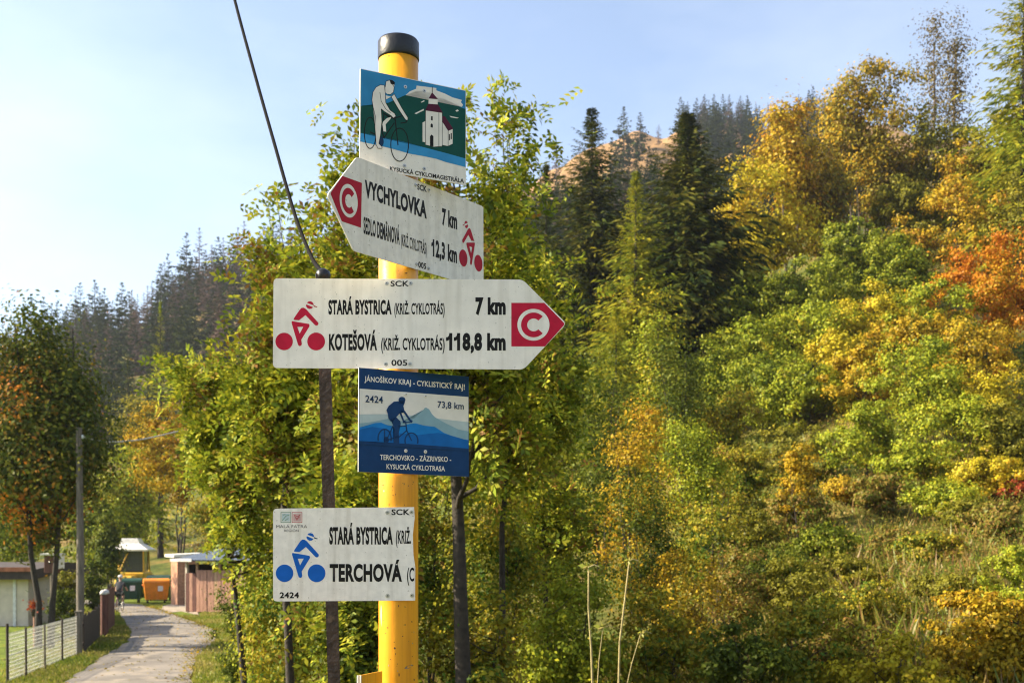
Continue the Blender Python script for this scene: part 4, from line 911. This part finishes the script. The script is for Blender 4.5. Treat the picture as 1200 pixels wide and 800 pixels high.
for px_, Y_, d_, s_, lb in ((652, 470, 1, .8, 'bare dead spruce at the left end of the hilltop meadow'), (731, 455, 0, 1.25, 'tallest spruce standing against the hilltop meadow'), (750, 465, 0, .95, 'shorter spruce right of the tallest one on the hilltop meadow'),
                        (680, 470, 1, .9, 'thin grey spruce in the middle of the hilltop meadow'), (772, 480, 1, .6, 'small dead spruce near the right end of the hilltop meadow')):
    far_tree(px_, Y_, d_, s_, lb, 'spruces at the hilltop meadow')
def forest(name, label, n, pxr, Yr, deadp, seed, mats):
    r2 = np.random.default_rng(seed); base_ = {}
    for dead in (0, 1): base_[dead] = [far_proto(r2, dead)[1] for _ in range(4)]
    outs = {0: [], 1: []}
    for i in range(n):
        px_ = r2.uniform(*pxr); Y_ = math.sqrt(r2.uniform(Yr[0] ** 2, Yr[1] ** 2)); dead = int(r2.uniform() < deadp); Q = base_[dead][int(r2.integers(0, 4))]
        a = r2.uniform(0, 6.28); s_ = r2.uniform(.5, .88); R_ = np.array([[math.cos(a), -math.sin(a), 0], [math.sin(a), math.cos(a), 0], [0, 0, 1]]) * s_
        outs[dead].append(Q @ R_.T + np.array(g(px_, Y_)))
    for dead in (0, 1):
        if outs[dead]:
            tag(quads_obj(name, np.concatenate(outs[dead]), LM['fardead' if dead else 'fargreen']), label[dead], 'forest', kind='stuff')
forest('forest', ('dark spruce forest covering the hazy left hill', 'dead grey-brown spruces within the forest on the hazy left hill'), 520, (-520, 350), (185, 360), .3, 5, None)
forest('forest', ('dark spruce forest below the orange hilltop meadow', 'dead spruces within the forest below the hilltop meadow'), 220, (560, 800), (190, 362), .2, 6, None)
forest('forest', ('dark spruce forest on the far hill behind the slope', 'dead spruces within the forest on the far hill behind the slope'), 220, (795, 1010), (220, 530), .15, 7, None)

# --- grass
def grass(name, label, n, fn, h, w, leaf, seed):
    r2 = np.random.default_rng(seed); X, Y = fn(r2, n); Zg = gz(X, Y); C = np.stack([X, Y, Zg - .01], 1)
    D = r2.normal(size=(len(X), 3)) * .38; D[:, 2] = 1; L = h * r2.uniform(.4, 1.3, len(X))
    tag(quads_obj(name, leaf_quads(C, D, r2.normal(size=(len(X), 3)), L, np.full(len(X), w)), LM[leaf]), label, 'grass', kind='stuff')
def meadow(r2, n):
    px_ = r2.uniform(800, 1280, n); Y = 1 / r2.uniform(1 / 75, 1 / 9.5, n); return (px_ - CX) / F * Y, Y
grass('meadow_grass', 'tall dry grass on the clearing of the right slope', 45000, meadow, .30, .05, 'drygrass', 3)
EDG = np.array([(75, 225, 800), (120, 231, 770), (150, 252, 752), (154, 256, 740), (146, 226, 728), (138, 192, 716), (110, 166, 709)], float)
def verge(r2, n):
    y = 1 / r2.uniform(1 / 175, 1 / 69, n); py = y + HY; side = r2.uniform(size=n) < .5
    l = np.interp(py, EDG[::-1, 2], EDG[::-1, 0]); r = np.interp(py, EDG[::-1, 2], EDG[::-1, 1])
    w = np.abs(r2.normal(size=n)) * 28 + .5; px_ = np.where(side, l - w * 1.6, r + w); Y = HR * F / y
    X = (px_ - CX) / F * Y; dv = (px_ > 190) & (px_ < 236) & (py < 722); return X[~dv], Y[~dv]
grass('verge_grass', 'short bright grass along both sides of the lane', 45000, verge, .13, .035, 'grass', 4)
grass('tall_weeds', 'tall weed stems over the clearing', 7000, meadow, .7, .05, 'drygrass', 6)
def near_bank(r2, n):
    px_ = r2.uniform(380, 900, n); Y = r2.uniform(11, 26, n); return (px_ - CX) / F * Y, Y
grass('bank_grass', 'rank grass among the shrubs behind the post', 20000, near_bank, .6, .025, 'drygrass', 5)

def weeds(name, label, n, pxr, Yr, h, seed, leaf='weed', per=70):
    r2 = np.random.default_rng(seed); px_ = r2.uniform(*pxr, n); Y = 1 / r2.uniform(1 / Yr[1], 1 / Yr[0], n); X = (px_ - CX) / F * Y
    cid = np.repeat(np.arange(n), per); sz = (h * r2.uniform(.35, 1.3, n) * np.clip(Y / 30, .55, 1.4))[cid]
    o = r2.normal(size=(len(cid), 3)) * np.array([.55, .55, .5]); C = np.stack([X[cid], Y[cid], gz(X, Y)[cid]], 1) + o * sz[:, None]; C[:, 2] = np.maximum(C[:, 2], gz(C[:, 0], C[:, 1])) + np.abs(r2.normal(size=len(cid))) * .3 * sz
    L = np.clip(Y[cid] * .0026, .03, .15)
    D = r2.normal(size=C.shape); N = r2.normal(size=C.shape) * .6 + o * .5; N[:, 2] += .6; sc_ = r2.uniform(.6, 1.4, len(cid))
    tag(quads_obj(name, leaf_quads(C, D, N, L * sc_, L * sc_ * .5), LM[leaf]), label, 'weeds', kind='stuff')
weeds('weeds', 'rusty and olive weeds tangled over the clearing of the right slope', 1500, (800, 1270), (13, 62), .75, 31, per=60)
weeds('undergrowth', 'tangled undergrowth among the shrubs behind the post', 350, (470, 870), (10, 30), .6, 32, 'mixed')
r2 = np.random.default_rng(41); yy = 1 / r2.uniform(1 / 165, 1 / 72, 1500); l_ = np.interp(yy + HY, [709, 716, 728, 740, 752, 770, 800], [110, 138, 146, 154, 150, 120, 75]); r_ = np.interp(yy + HY, [709, 716, 728, 740, 752, 770, 800], [166, 192, 226, 256, 252, 231, 225])
tt = np.where(r2.uniform(size=1500) < .7, 1 - np.abs(r2.normal(size=1500)) * .10, r2.uniform(size=1500)); Yl = HR * F / yy; Xl = (l_ + (r_ - l_) * np.clip(tt, .02, 1.03) - CX) / F * Yl
C_ = np.stack([Xl, Yl, np.full(1500, -HR + .085)], 1); D_ = r2.normal(size=(1500, 3)); D_[:, 2] *= .1; N_ = r2.normal(size=(1500, 3)) * .3; N_[:, 2] += 1
tag(quads_obj('fallen_leaves', leaf_quads(C_, D_, N_, np.full(1500, .09), np.full(1500, .06)), LM['brown']), 'fallen brown leaves strewn along the lane', 'leaves', kind='stuff')

# --- dry stalks near the post
def stalks(px, Y, tops, label, seed):
    rr = random.Random(seed); b = g(px, Y); root = empty('dry_stalk', b, label, 'plant', 'dry stalks')
    for tx, ty, r_ in tops:
        t = P(tx, ty, Y) - b; o = Vector((rr.uniform(-.02, .02), rr.uniform(-.03, .03), 0)); mb = MB()
        pts = [o.lerp(t, i / 8) + Vector((math.sin(i * 1.7 + tx) * .008 - math.sin(i / 8 * 3.14) * (tx - px) * .0035, 0, 0)) for i in range(9)] + [t + Vector((.03, 0, .012)), t + Vector((.06, 0, .0))]
        mb.tube(pts, [r_ * (1 - .55 * i / 8) for i in range(9)] + [r_ * .4, r_ * .3], 7); st = mb.build('stem', M['stem'], root)
        q = np.array([t] * 14) + np.random.default_rng(seed).normal(size=(14, 3)) * np.array([.03, .02, .015]); 
        quads_obj('dry_flower', rand_leaves(np.random.default_rng(seed), q, .045, .02), LM['grass'], st)['kind'] = 'stuff'
stalks(694, 6.2, [(690, 664, .010), (708, 735, .005)], 'pale dry stalk with curled tip, left of the two', 1)
stalks(724, 6.5, [(736, 657, .010), (752, 742, .005)], 'pale dry stalk with curled tip, right of the two', 2)

# ------------------------------------------------------------------ along the lane
def ground_at(px, py): return on_road(px, py)
# wire fence
A, B = ground_at(9, 801), ground_at(92, 768)
fd = (B - A); FL = fd.length; fu = fd.normalized(); FH = 1.2
wf = empty('wire_fence', A, 'pale wire mesh fence along the left verge', 'fence', rz=math.atan2(fu.y, fu.x))
for s_, h_, r_, m_ in ((0, 1.45, .035, 'wood_dark'), (FL * .22, 1.25, .028, 'rust'), (FL * .47, 1.2, .028, 'wood_grey'), (FL * .73, 1.25, .028, 'rust')):
    mb = MB(); mb.tube([(s_, 0, -.2), (s_, .01, h_)], r_, 8); mb.build('post', M[m_], wf)
mb = MB(); mb.box((FL + .05, 0, .62), (.22, .16, 1.36), 0, 0, .02); mb.box((FL + .05, 0, 1.33), (.26, .2, .06), 0, 0, .01); mb.build('end_post', M['wood_grey'], wf)
for z_ in (.08, FH * .55, FH): 
    mb = MB(); mb.tube([(0, .03, z_), (FL * .5, .03, z_ - .015), (FL, .03, z_)], .008, 5); mb.build('rail_wire', M['fence_wire'], wf)
mb = MB(); sp = .13; k = int(FL / sp)
for i in range(-10, k + 10):
    for sg in (-1, 1):
        x0 = i * sp; x1 = x0 + sg * FH * .9; z0, z1 = .05, FH
        if max(x0, x1) < 0 or min(x0, x1) > FL: continue
        def clip_(x_, z_, xx, zz):
            if x_ < 0: z_ = z_ + (zz - z_) * (0 - x_) / (xx - x_); x_ = 0
            if x_ > FL: z_ = z_ + (zz - z_) * (FL - x_) / (xx - x_); x_ = FL
            return x_, z_
        a_ = clip_(x0, z0, x1, z1); b_ = clip_(x1, z1, x0, z0)
        mb.tube([(a_[0], .03, a_[1]), (b_[0], .03, b_[1])], .0035, 3, cap=False)
for j in range(12): mb.tube([(0, .035, .1 + j * .095), (FL, .035, .1 + j * .095)], .0105, 3, cap=False)
tag(mb.build('wire_mesh', M['fence_wire'], wf), kind='stuff')
# dark plank fence and gate
A, B = ground_at(98, 766), ground_at(117, 747); fd = B - A; FL = fd.length
pf = empty('plank_fence', A, 'dark plank fence between the wire fence and the red-brown gate', 'fence', rz=math.atan2(fd.y, fd.x))
n = 22
for i in range(n):
    rr = random.Random(i); mb = MB(); h_ = 1.15 + rr.uniform(-.05, .08); mb.box((FL * (i + .5) / n, 0, h_ / 2), (FL / n * .86, .025, h_), 0, 0, .004); mb.build('plank', M['wood_dark'], pf)
for z_ in (.3, .9):
    mb = MB(); mb.box((FL / 2, .04, z_), (FL, .05, .09)); mb.build('rail', M['wood_dark'], pf)
A, B = ground_at(119, 746), ground_at(136, 734); fd = B - A; FL = fd.length
gt = empty('gate', A, 'tall red-brown board gate with two white-capped posts', 'gate', rz=math.atan2(fd.y, fd.x))
n = 16
for i in range(n):
    rr = random.Random(i + 50); mb = MB(); h_ = 1.6 + rr.uniform(-.03, .05); mb.box((.3 + (FL - .3) * (i + .5) / n, .06, h_ / 2 + .04), ((FL - .3) / n * .9, .025, h_), 0, 0, .004); mb.build('board', M['wood_red'], gt)
for s_ in (0.1, .75):
    mb = MB(); mb.tube([(s_, -.06, -.2), (s_, -.06, 1.55)], .11, 10); p_ = mb.build('post', M['wood_red'], gt)
    mb = MB(); mb.lathe((s_, -.06, 1.55), [(.13, 0), (.135, .06), (.10, .13), (.04, .16), (.005, .165)], 12); mb.build('post_cap', M['cloth_pale'], p_)
# leaning wooden pole with cable
b = ground_at(94, 767); b = Vector(((94 - CX) / F * 34.5, 34.5, -HR))
up_ = empty('wooden_pole', b, 'tall slim wooden utility pole at the end of the wire fence', 'pole')
tp = P(92.5, 501, 34.5) - b
mb = MB(); mb.tube([(0, 0, -.3), tp * .5 + Vector((.02, 0, 0)), tp], [.125, .11, .09], 12); mb.build('shaft', M['wood_grey'], up_)
mb = MB(); mb.lathe(tp + Vector((.11, 0, -.28)), [(.02, -.06), (.045, -.03), (.03, 0), (.045, .03), (.015, .06)], 10); mb.build('insulator', M['sticker'], up_)
cable('cable', 'pale cable sagging from the wooden utility pole towards the ash trees', [b + tp + Vector((.12, 0, -.28)), P(110, 515, 36), P(125, 517.5, 38), P(145, 517, 40), P(175, 513, 43), P(230, 500, 48)], .028, M['wire_pale'])
# little house
hx0, hx1, hy = -31.0, (33 - CX) / F * 46, 46.0
hs = empty('house', ((hx0 + hx1) / 2, hy + 3, -HR), 'low pale plastered house behind the maple at the left edge', 'house')
hw_ = (hx1 - hx0) / 2
mb = MB(); mb.box((0, 0, 1.0), (hw_ * 2, 6, 2.2)); mb.build('wall', M['plaster'], hs)
mb = MB(); ov = .45
rp = [Vector((-hw_ - ov, -3 - ov, 2.35)), Vector((-hw_ - ov, 0, 2.62)), Vector((-hw_ - ov, 3 + ov, 2.35)), Vector((-hw_ - ov, 3 + ov, 1.95)), Vector((-hw_ - ov, 0, 2.2)), Vector((-hw_ - ov, -3 - ov, 1.95))]
mb.prism(rp, (hw_ * 2 + 2 * ov, 0, 0)); mb.build('roof', M['roof_eave_shade'], hs)  # dark front band under the fascia paints in the shade of the eave
mb = MB(); mb.box((0, -3 - ov - .03, 2.36), (hw_ * 2 + 2 * ov, .06, .18)); mb.build('fascia', M['roof_red'], hs)
mb = MB(); mb.box((hw_ - .55, -3.02, .95), (.12, .06, 2.0)); mb.build('downpipe', M['sticker'], hs)
for x_ in (hw_ - 2.4, hw_ - 5):
    mb = MB(); mb.box((x_, -3.03, 1.15), (1.0, .08, 1.0), 0, 0, .01); wnd = mb.build('window', M['sticker'], hs)
    mb = MB(); mb.box((x_, -3.075, 1.15), (.86, .02, .86)); mb.build('pane', M['glass'], wnd)
# wooden box on a post
b = Vector(((60.5 - CX) / F * 40, 40, -HR)); bx_ = empty('bird_box', b, 'brown wooden box with a pale roof on a tall post in the garden', 'bird box')
mb = MB(); mb.tube([(0, 0, -.2), (0, 0, 2.35)], .055, 8); mb.build('post', M['wood_grey'], bx_)
mb = MB(); mb.box((.02, 0, 2.66), (.42, .4, .62), 0, 0, .01); mb.build('box', M['wood_red'], bx_)
mb = MB(); mb.box((.04, 0, 3.02), (.66, .6, .07), 0, 0, .01); mb.box((.34, 0, 2.75), (.05, .5, .5), 0, 0, .01); mb.build('roof', M['roof_pale'], bx_)
mb = MB(); mb.lathe((.02, -.205, 2.72), [(.05, 0), (.05, -.006)], 12, axis='Y'); mb.build('entrance_hole', M['cap'], bx_)
# flower pot
b = Vector(((41 - CX) / F * 36, 36, -HR)); fp = empty('flower_pot', b, 'red and yellow flowers in a pot on a short post by the maple trunks', 'flower pot')
mb = MB(); mb.tube([(0, 0, -.2), (0, 0, 1.05)], .06, 8); mb.build('stand', M['wood_pink'], fp)
mb = MB(); mb.lathe((0, 0, 1.05), [(.10, 0), (.15, .2), (.16, .22), (.14, .22)], 14); mb.build('pot', M['wood_dark'], fp)
r2 = np.random.default_rng(9); quads_obj('flowers', rand_leaves(r2, r2.normal(size=(260, 3)) * np.array([.10, .10, .10]) + np.array([0, 0, 1.38]), .07, .06), LM['red'], fp)['kind'] = 'stuff'

# bins
def container(px, Y, m, label, lidm, sticker=True, openlid=False, rz=0.0):
    b = Vector(((px - CX) / F * Y, Y, -HR)); r = empty('waste_container', b, label, 'bin', 'waste containers', rz=rz)
    mb = MB(); w0, w1, d0, d1, z0, z1 = .60, .70, .42, .54, .2, 1.18
    mb.add([(-w0, -d0, z0), (w0, -d0, z0), (w0, d0, z0), (-w0, d0, z0), (-w1, -d1, z1), (w1, -d1, z1), (w1, d1, z1), (-w1, d1, z1)], [(0, 3, 2, 1), (0, 1, 5, 4), (1, 2, 6, 5), (2, 3, 7, 6), (3, 0, 4, 7), (4, 5, 6, 7)])
    for x_ in (-.4, 0, .4): mb.box((x_, -.475, .68), (.06, .05, .8), rot=Matrix.Rotation(-.12, 3, 'X'))
    mb.box((0, 0, 1.2), (1.46, 1.14, .07), 0, 0, .015); mb.build('body', m, r)
    mb = MB(); n_ = 10; prof = [(math.cos(math.pi * i / n_) * .56, math.sin(math.pi * i / n_) * .2) for i in range(n_ + 1)]
    if openlid: poly = [Vector((-.7, .55 + .06 * math.sin(i), 1.24 + .05 * i)) for i in range(2)]
    mb.prism([Vector((-.71, y_, 1.24 + z_ + (.12 if openlid else 0))) for y_, z_ in prof], (1.42, 0, 0)); mb.build('lid', lidm, r)
    for x_ in (-.48, .48):
        for y_ in (-.34, .34):
            mb = MB(); mb.lathe((x_ - .03, y_, .1), [(.1, 0), (.1, .06)], 14, axis='X'); mb.build('wheel', M['rubber'], r)
    for sg in (-1, 1):
        mb = MB(); mb.lathe((sg * .74, 0, 1.05), [(.05, -.05), (.05, .05)], 10, axis='X'); mb.box((sg * .71, 0, 1.05), (.05, .22, .22), 0, 0, .01); mb.build('trunnion', lidm, r)
    if sticker:
        mb = MB(); mb.box((.2, -.535, .86), (.28, .01, .3), rot=Matrix.Rotation(-.12, 3, 'X')); mb.build('sticker', M['sticker'], r)
container(152.5, 65.5, M['bin_green'], 'dark green wheeled waste container with a white sticker, left of the orange one', M['bin_green'], rz=.2)
container(183, 65, M['bin_orange'], 'bright orange wheeled waste container beside the brick hut', M['bin_orange'], rz=.38)
container(188, 67.6, M['bin_green'], 'dark green waste container half hidden behind the orange one', M['bin_green'], False, True)
# yellow vehicle behind the bins
b = Vector(((157 - CX) / F * 74, 74, -HR)); mc = empty('work_vehicle', b, 'yellow vehicle with a glazed cab and pale roof behind the green container', 'vehicle', rz=.1)
mb = MB(); mb.box((0, 0, 1.15), (1.9, 2.6, .9), 0, 0, .08); mb.box((0, -1.9, 1.0), (1.1, 1.6, .8), 0, 0, .1); mb.build('body', M['machine'], mc)
for x_ in (-.82, .82):
    for y_ in (-.8, .9):
        mb = MB(); mb.tube([(x_, y_, 1.5), (x_ * .92, y_ * .9, 3.15)], .06, 6); mb.build('cab_post', M['machine'], mc)
mb = MB(); mb.tube([(-.7, -.86, 1.7), (-.2, -.86, 2.9)], .05, 6); mb.build('arm', M['machine'], mc)
mb = MB(); mb.box((0, .02, 2.35), (1.5, 1.55, 1.45), 0, 0, .04); mb.build('window', M['glass'], mc)
mb = MB(); lv = [(1.15, 1.25, 3.0, 0), (1.17, 1.27, 3.1, 0), (.62, .7, 3.5, -.1), (.5, .55, 3.85, -.15)]
mb.add([(cx_ + sx_ * w_, sy_ * d_, z_) for w_, d_, z_, cx_ in lv for sx_, sy_ in ((-1, -1), (1, -1), (1, 1), (-1, 1))], [(3, 2, 1, 0), (12, 13, 14, 15)] + [(l * 4 + k, l * 4 + (k + 1) % 4, l * 4 + 4 + (k + 1) % 4, l * 4 + 4 + k) for l in range(3) for k in range(4)]); mb.build('roof', M['roof_pale'], mc)
for x_ in (-.95, .95):
    for y_, r_ in ((-2.2, .45), (.9, .7)):
        mb = MB(); mb.lathe((x_ - .17, y_, r_), [(r_ * .6, 0), (r_, .05), (r_, .29), (r_ * .6, .34)], 18, axis='X'); w_ = mb.build('wheel', M['rubber'], mc)
        mb = MB(); mb.lathe((x_ - .18, y_, r_), [(r_ * .5, 0), (r_ * .5, .36)], 14, axis='X'); mb.build('rim', M['machine'], w_)
# brick hut
b = Vector(((208 - CX) / F * 62, 62 + .9, -HR)); ht = empty('brick_hut', b, 'small orange brick hut with a pale flat roof beside the bins', 'shed', rz=.5)
mb = MB(); mb.box((.05, 0, 1.25), (1.0, 1.7, 2.5)); mb.build('wall', M['brick'], ht)
mb = MB(); mb.box((.1, -.1, 2.82), (1.7, 2.4, .16), rot=Matrix.Rotation(-.05, 3, 'Y'), bev=.01); mb.build('roof', M['roof_pale'], ht)
mb = MB(); mb.box((.05, -.02, 2.62), (.9, 1.6, .26)); mb.build('roof_beam', M['wood_dark'], ht)
mb = MB(); mb.box((.62, -.9, .35), (.22, .22, .7), 0, 0, .02); mb.build('corner_stone', M['plaster'], ht)
# board shed
bl = Vector(((217.5 - CX) / F * 55.5, 55.5, -HR)); W_ = 82 / F * 55.5
sh = empty('board_shed', bl, 'brown board shed with a blue-grey sheet roof right of the lane', 'shed', rz=-.32)
n = 17
for i in range(n):
    rr = random.Random(i + 9); x_ = W_ * (i + .5) / n; gate_ = i < 3
    mb = MB(); h_ = 1.92 if gate_ else 2.08; mb.box((x_, rr.uniform(-.012, .012), h_ / 2 + .05), (W_ / n * .93, .03, h_), 0, 0, .004)
    mb.build('gate_board' if gate_ else 'board', M['wood_red'] if gate_ and i % 2 == 0 else (M['wood_tan'] if i == 8 else M['wood_pink']), sh)
for x_ in (0.0, W_ / n * 3.0, W_ * .55, W_):
    mb = MB(); mb.box((x_, .1, 1.25), (.12, .12, 2.5), 0, 0, .01); mb.build('post', M['wood_tan'] if x_ else M['plaster'], sh)
mb = MB(); mb.box((W_ / 2, 3.4, 1.25), (W_, .1, 2.5)); mb.box((.05, 1.8, 1.2), (.08, 3.2, 2.4)); mb.box((W_ - .02, 1.8, 1.2), (.08, 3.2, 2.4)); mb.build('inner_wall', M['wood_dark'], sh)
mb = MB(); nc = 60; up1 = []; 
for i in range(nc + 1):
    up1.append((-.55 + (W_ + 1.0) * i / nc, .018 * math.sin(i * math.pi)))
for i in range(nc + 1):
    zc = 2.72 + (.03 if i % 2 else 0); up1[i] = (-.55 + (W_ + 1.0) * i / nc, zc)
vs_ = [(x_, -.45, z_ - .1) for x_, z_ in up1] + [(x_, 3.7, z_ + .45) for x_, z_ in up1]
mb.add(vs_, [(i, i + 1, nc + 2 + i, nc + 1 + i) for i in range(nc)]); mb.add([(x_, y_, z_ - .05) for x_, y_, z_ in vs_], [(i, i + 1, nc + 2 + i, nc + 1 + i) for i in range(nc)]); mb.build('roof', M['roof_grey'], sh)
mb = MB(); mb.box((.05, -.47, 2.62), (1.25, .04, .15), 0, 0, .01); mb.build('fascia', M['roof_pale'], sh)

# ------------------------------------------------------------------ the rider on the lane
def skin(name, joints, edges, parent, m, sub=2):
    me = bpy.data.meshes.new(name); me.from_pydata([j[:3] for j in joints], edges, [])
    me.materials.append(m); o = link(bpy.data.objects.new(name, me), parent)
    md = o.modifiers.new('skin', 'SKIN'); md.use_smooth_shade = True
    for i, j in enumerate(joints):
        sv = me.skin_vertices[0].data[i]; sv.radius = (j[3], j[3] if len(j) < 5 else j[4]); sv.use_root = (i == 0)
    sb_ = o.modifiers.new('sub', 'SUBSURF'); sb_.levels = sb_.render_levels = sub
    return o
b = on_road(140.5, 717.5, .06)
bc = empty('bicycle', b, 'bicycle ridden away up the lane by the dark-clothed rider', 'bicycle', rz=.12)
for y_ in (-.52, .52):
    mb = MB(); pts = [(0, y_ + .34 * math.cos(2 * math.pi * k / 28), .34 + .34 * math.sin(2 * math.pi * k / 28)) for k in range(29)]; mb.tube(pts, .018, 6, cap=False); wh = mb.build('wheel', M['rubber'], bc)
    mb = MB()
    for k in range(12):
        mb.tube([(0, y_, .34), (0, y_ + .33 * math.cos(2 * math.pi * k / 12), .34 + .33 * math.sin(2 * math.pi * k / 12))], .002, 3, cap=False)
    mb.build('spokes', M['steel'], wh)
mb = MB()
for a_, b_ in (((0, -.52, .34), (0, -.08, .3)), ((0, -.52, .34), (0, -.2, .78)), ((0, -.08, .3), (0, -.22, .88)), ((0, -.08, .3), (0, .36, .82)), ((0, -.2, .78), (0, .34, .9)), ((0, .34, 1.0), (0, .52, .34))): mb.tube([a_, b_], .018, 7)
mb.build('frame', M['cloth_black'], bc)
mb = MB(); mb.tube([(-.3, .28, 1.02), (-.15, .36, 1.04), (.15, .36, 1.04), (.3, .28, 1.02)], .014, 7); mb.build('handlebar', M['cloth_black'], bc)
mb = MB(); mb.box((0, -.25, .9), (.15, .26, .06), 0, 0, .025); mb.build('saddle', M['cloth_black'], bc)
mb = MB(); mb.tube([(-.14, -.08, .14), (-.06, -.08, .3), (.06, -.08, .3), (.14, -.08, .46)], .012, 6); mb.build('crank', M['steel'], bc)
pr = empty('person', b, 'rider in dark grey top and black shorts cycling round the bend of the lane', 'person', rz=.12)
J = [(0, -.24, .98, .15, .12), (0, -.16, 1.16, .15, .11), (0, -.03, 1.36, .17, .11), (0, .05, 1.47, .08, .07), (0, .08, 1.54, .055, .055), (0, .11, 1.62, .085, .10), (0, .12, 1.72, .085, .095),
     (-.17, .02, 1.42, .055), (-.25, .12, 1.22, .042), (-.29, .26, 1.07, .032), (.17, .02, 1.42, .055), (.25, .12, 1.22, .042), (.29, .26, 1.07, .032),
     (-.10, -.20, .93, .085), (-.13, .10, .72, .058), (-.14, -.04, .42, .05), (-.14, -.10, .22, .032), (-.14, .06, .17, .03),
     (.10, -.20, .93, .085), (.13, .18, .86, .058), (.14, .02, .62, .05), (.14, -.06, .52, .032), (.14, .08, .48, .03)]
Ed = [(0, 1), (1, 2), (2, 3), (3, 4), (4, 5), (5, 6), (2, 7), (7, 8), (8, 9), (2, 10), (10, 11), (11, 12), (0, 13), (13, 14), (14, 15), (15, 16), (16, 17), (0, 18), (18, 19), (19, 20), (20, 21), (21, 22)]
skin('body', J, Ed, pr, M['skin'])
fat = lambda ids, add: [tuple(J[i][:3]) + tuple(v + add for v in J[i][3:]) for i in ids]
skin('jersey', fat([0, 1, 2, 3, 7, 8, 10, 11], .018), [(0, 1), (1, 2), (2, 3), (2, 4), (4, 5), (2, 6), (6, 7)], pr, M['cloth_dark'])
skin('shorts', fat([0, 13, 14, 18, 19], .02), [(0, 1), (1, 2), (0, 3), (3, 4)], pr, M['cloth_black'])
mb = MB(); mb.lathe((0, .11, 1.70), [(.115, 0), (.122, .03), (.11, .08), (.07, .12), (.005, .135)], 16); mb.build('helmet', M['cloth_pale'], pr)
for sg in (-1, 1):
    mb = MB(); hx = sg * .295
    mb.box((hx, .30, 1.055), (.03, .08, .08), 0, 0, .012)
    for f_ in range(4): mb.tube([(hx + sg * (.012 - f_ * .018), .33, 1.07), (hx + sg * (.012 - f_ * .018), .372, 1.06), (hx + sg * (.012 - f_ * .018), .375, 1.025)], .009, 5)
    mb.tube([(hx - sg * .03, .28, 1.05), (hx - sg * .05, .32, 1.03), (hx - sg * .045, .35, 1.02)], .010, 5); mb.build('hand', M['skin'], pr)
    mb = MB(); fz = .15 if sg < 0 else .455; mb.box((sg * .14, .03 if sg < 0 else .05, fz), (.09, .26, .07), 0, 0, .03); mb.build('shoe', M['cloth_pale'], pr)

# ------------------------------------------------------------------ the air
USE_HAZE = True
if USE_HAZE:
    mb = MB(); mb.box((0, 0, 118), (2060, 2060, 250)); hz = mb.build('haze', [])
    hm = bpy.data.materials.new('haze_air'); hm.use_nodes = True; N = hm.node_tree.nodes; N.remove(N['Principled BSDF'])
    pv = N.new('ShaderNodeVolumePrincipled'); pv.inputs['Color'].default_value = (.80, .87, 1, 1); pv.inputs['Density'].default_value = .00017; pv.inputs['Anisotropy'].default_value = .45
    hm.node_tree.links.new(pv.outputs[0], N['Material Output'].inputs['Volume']); hz.data.materials.append(hm); hz['kind'] = 'stuff'; hz['label'] = 'thin bluish autumn haze in the valley'
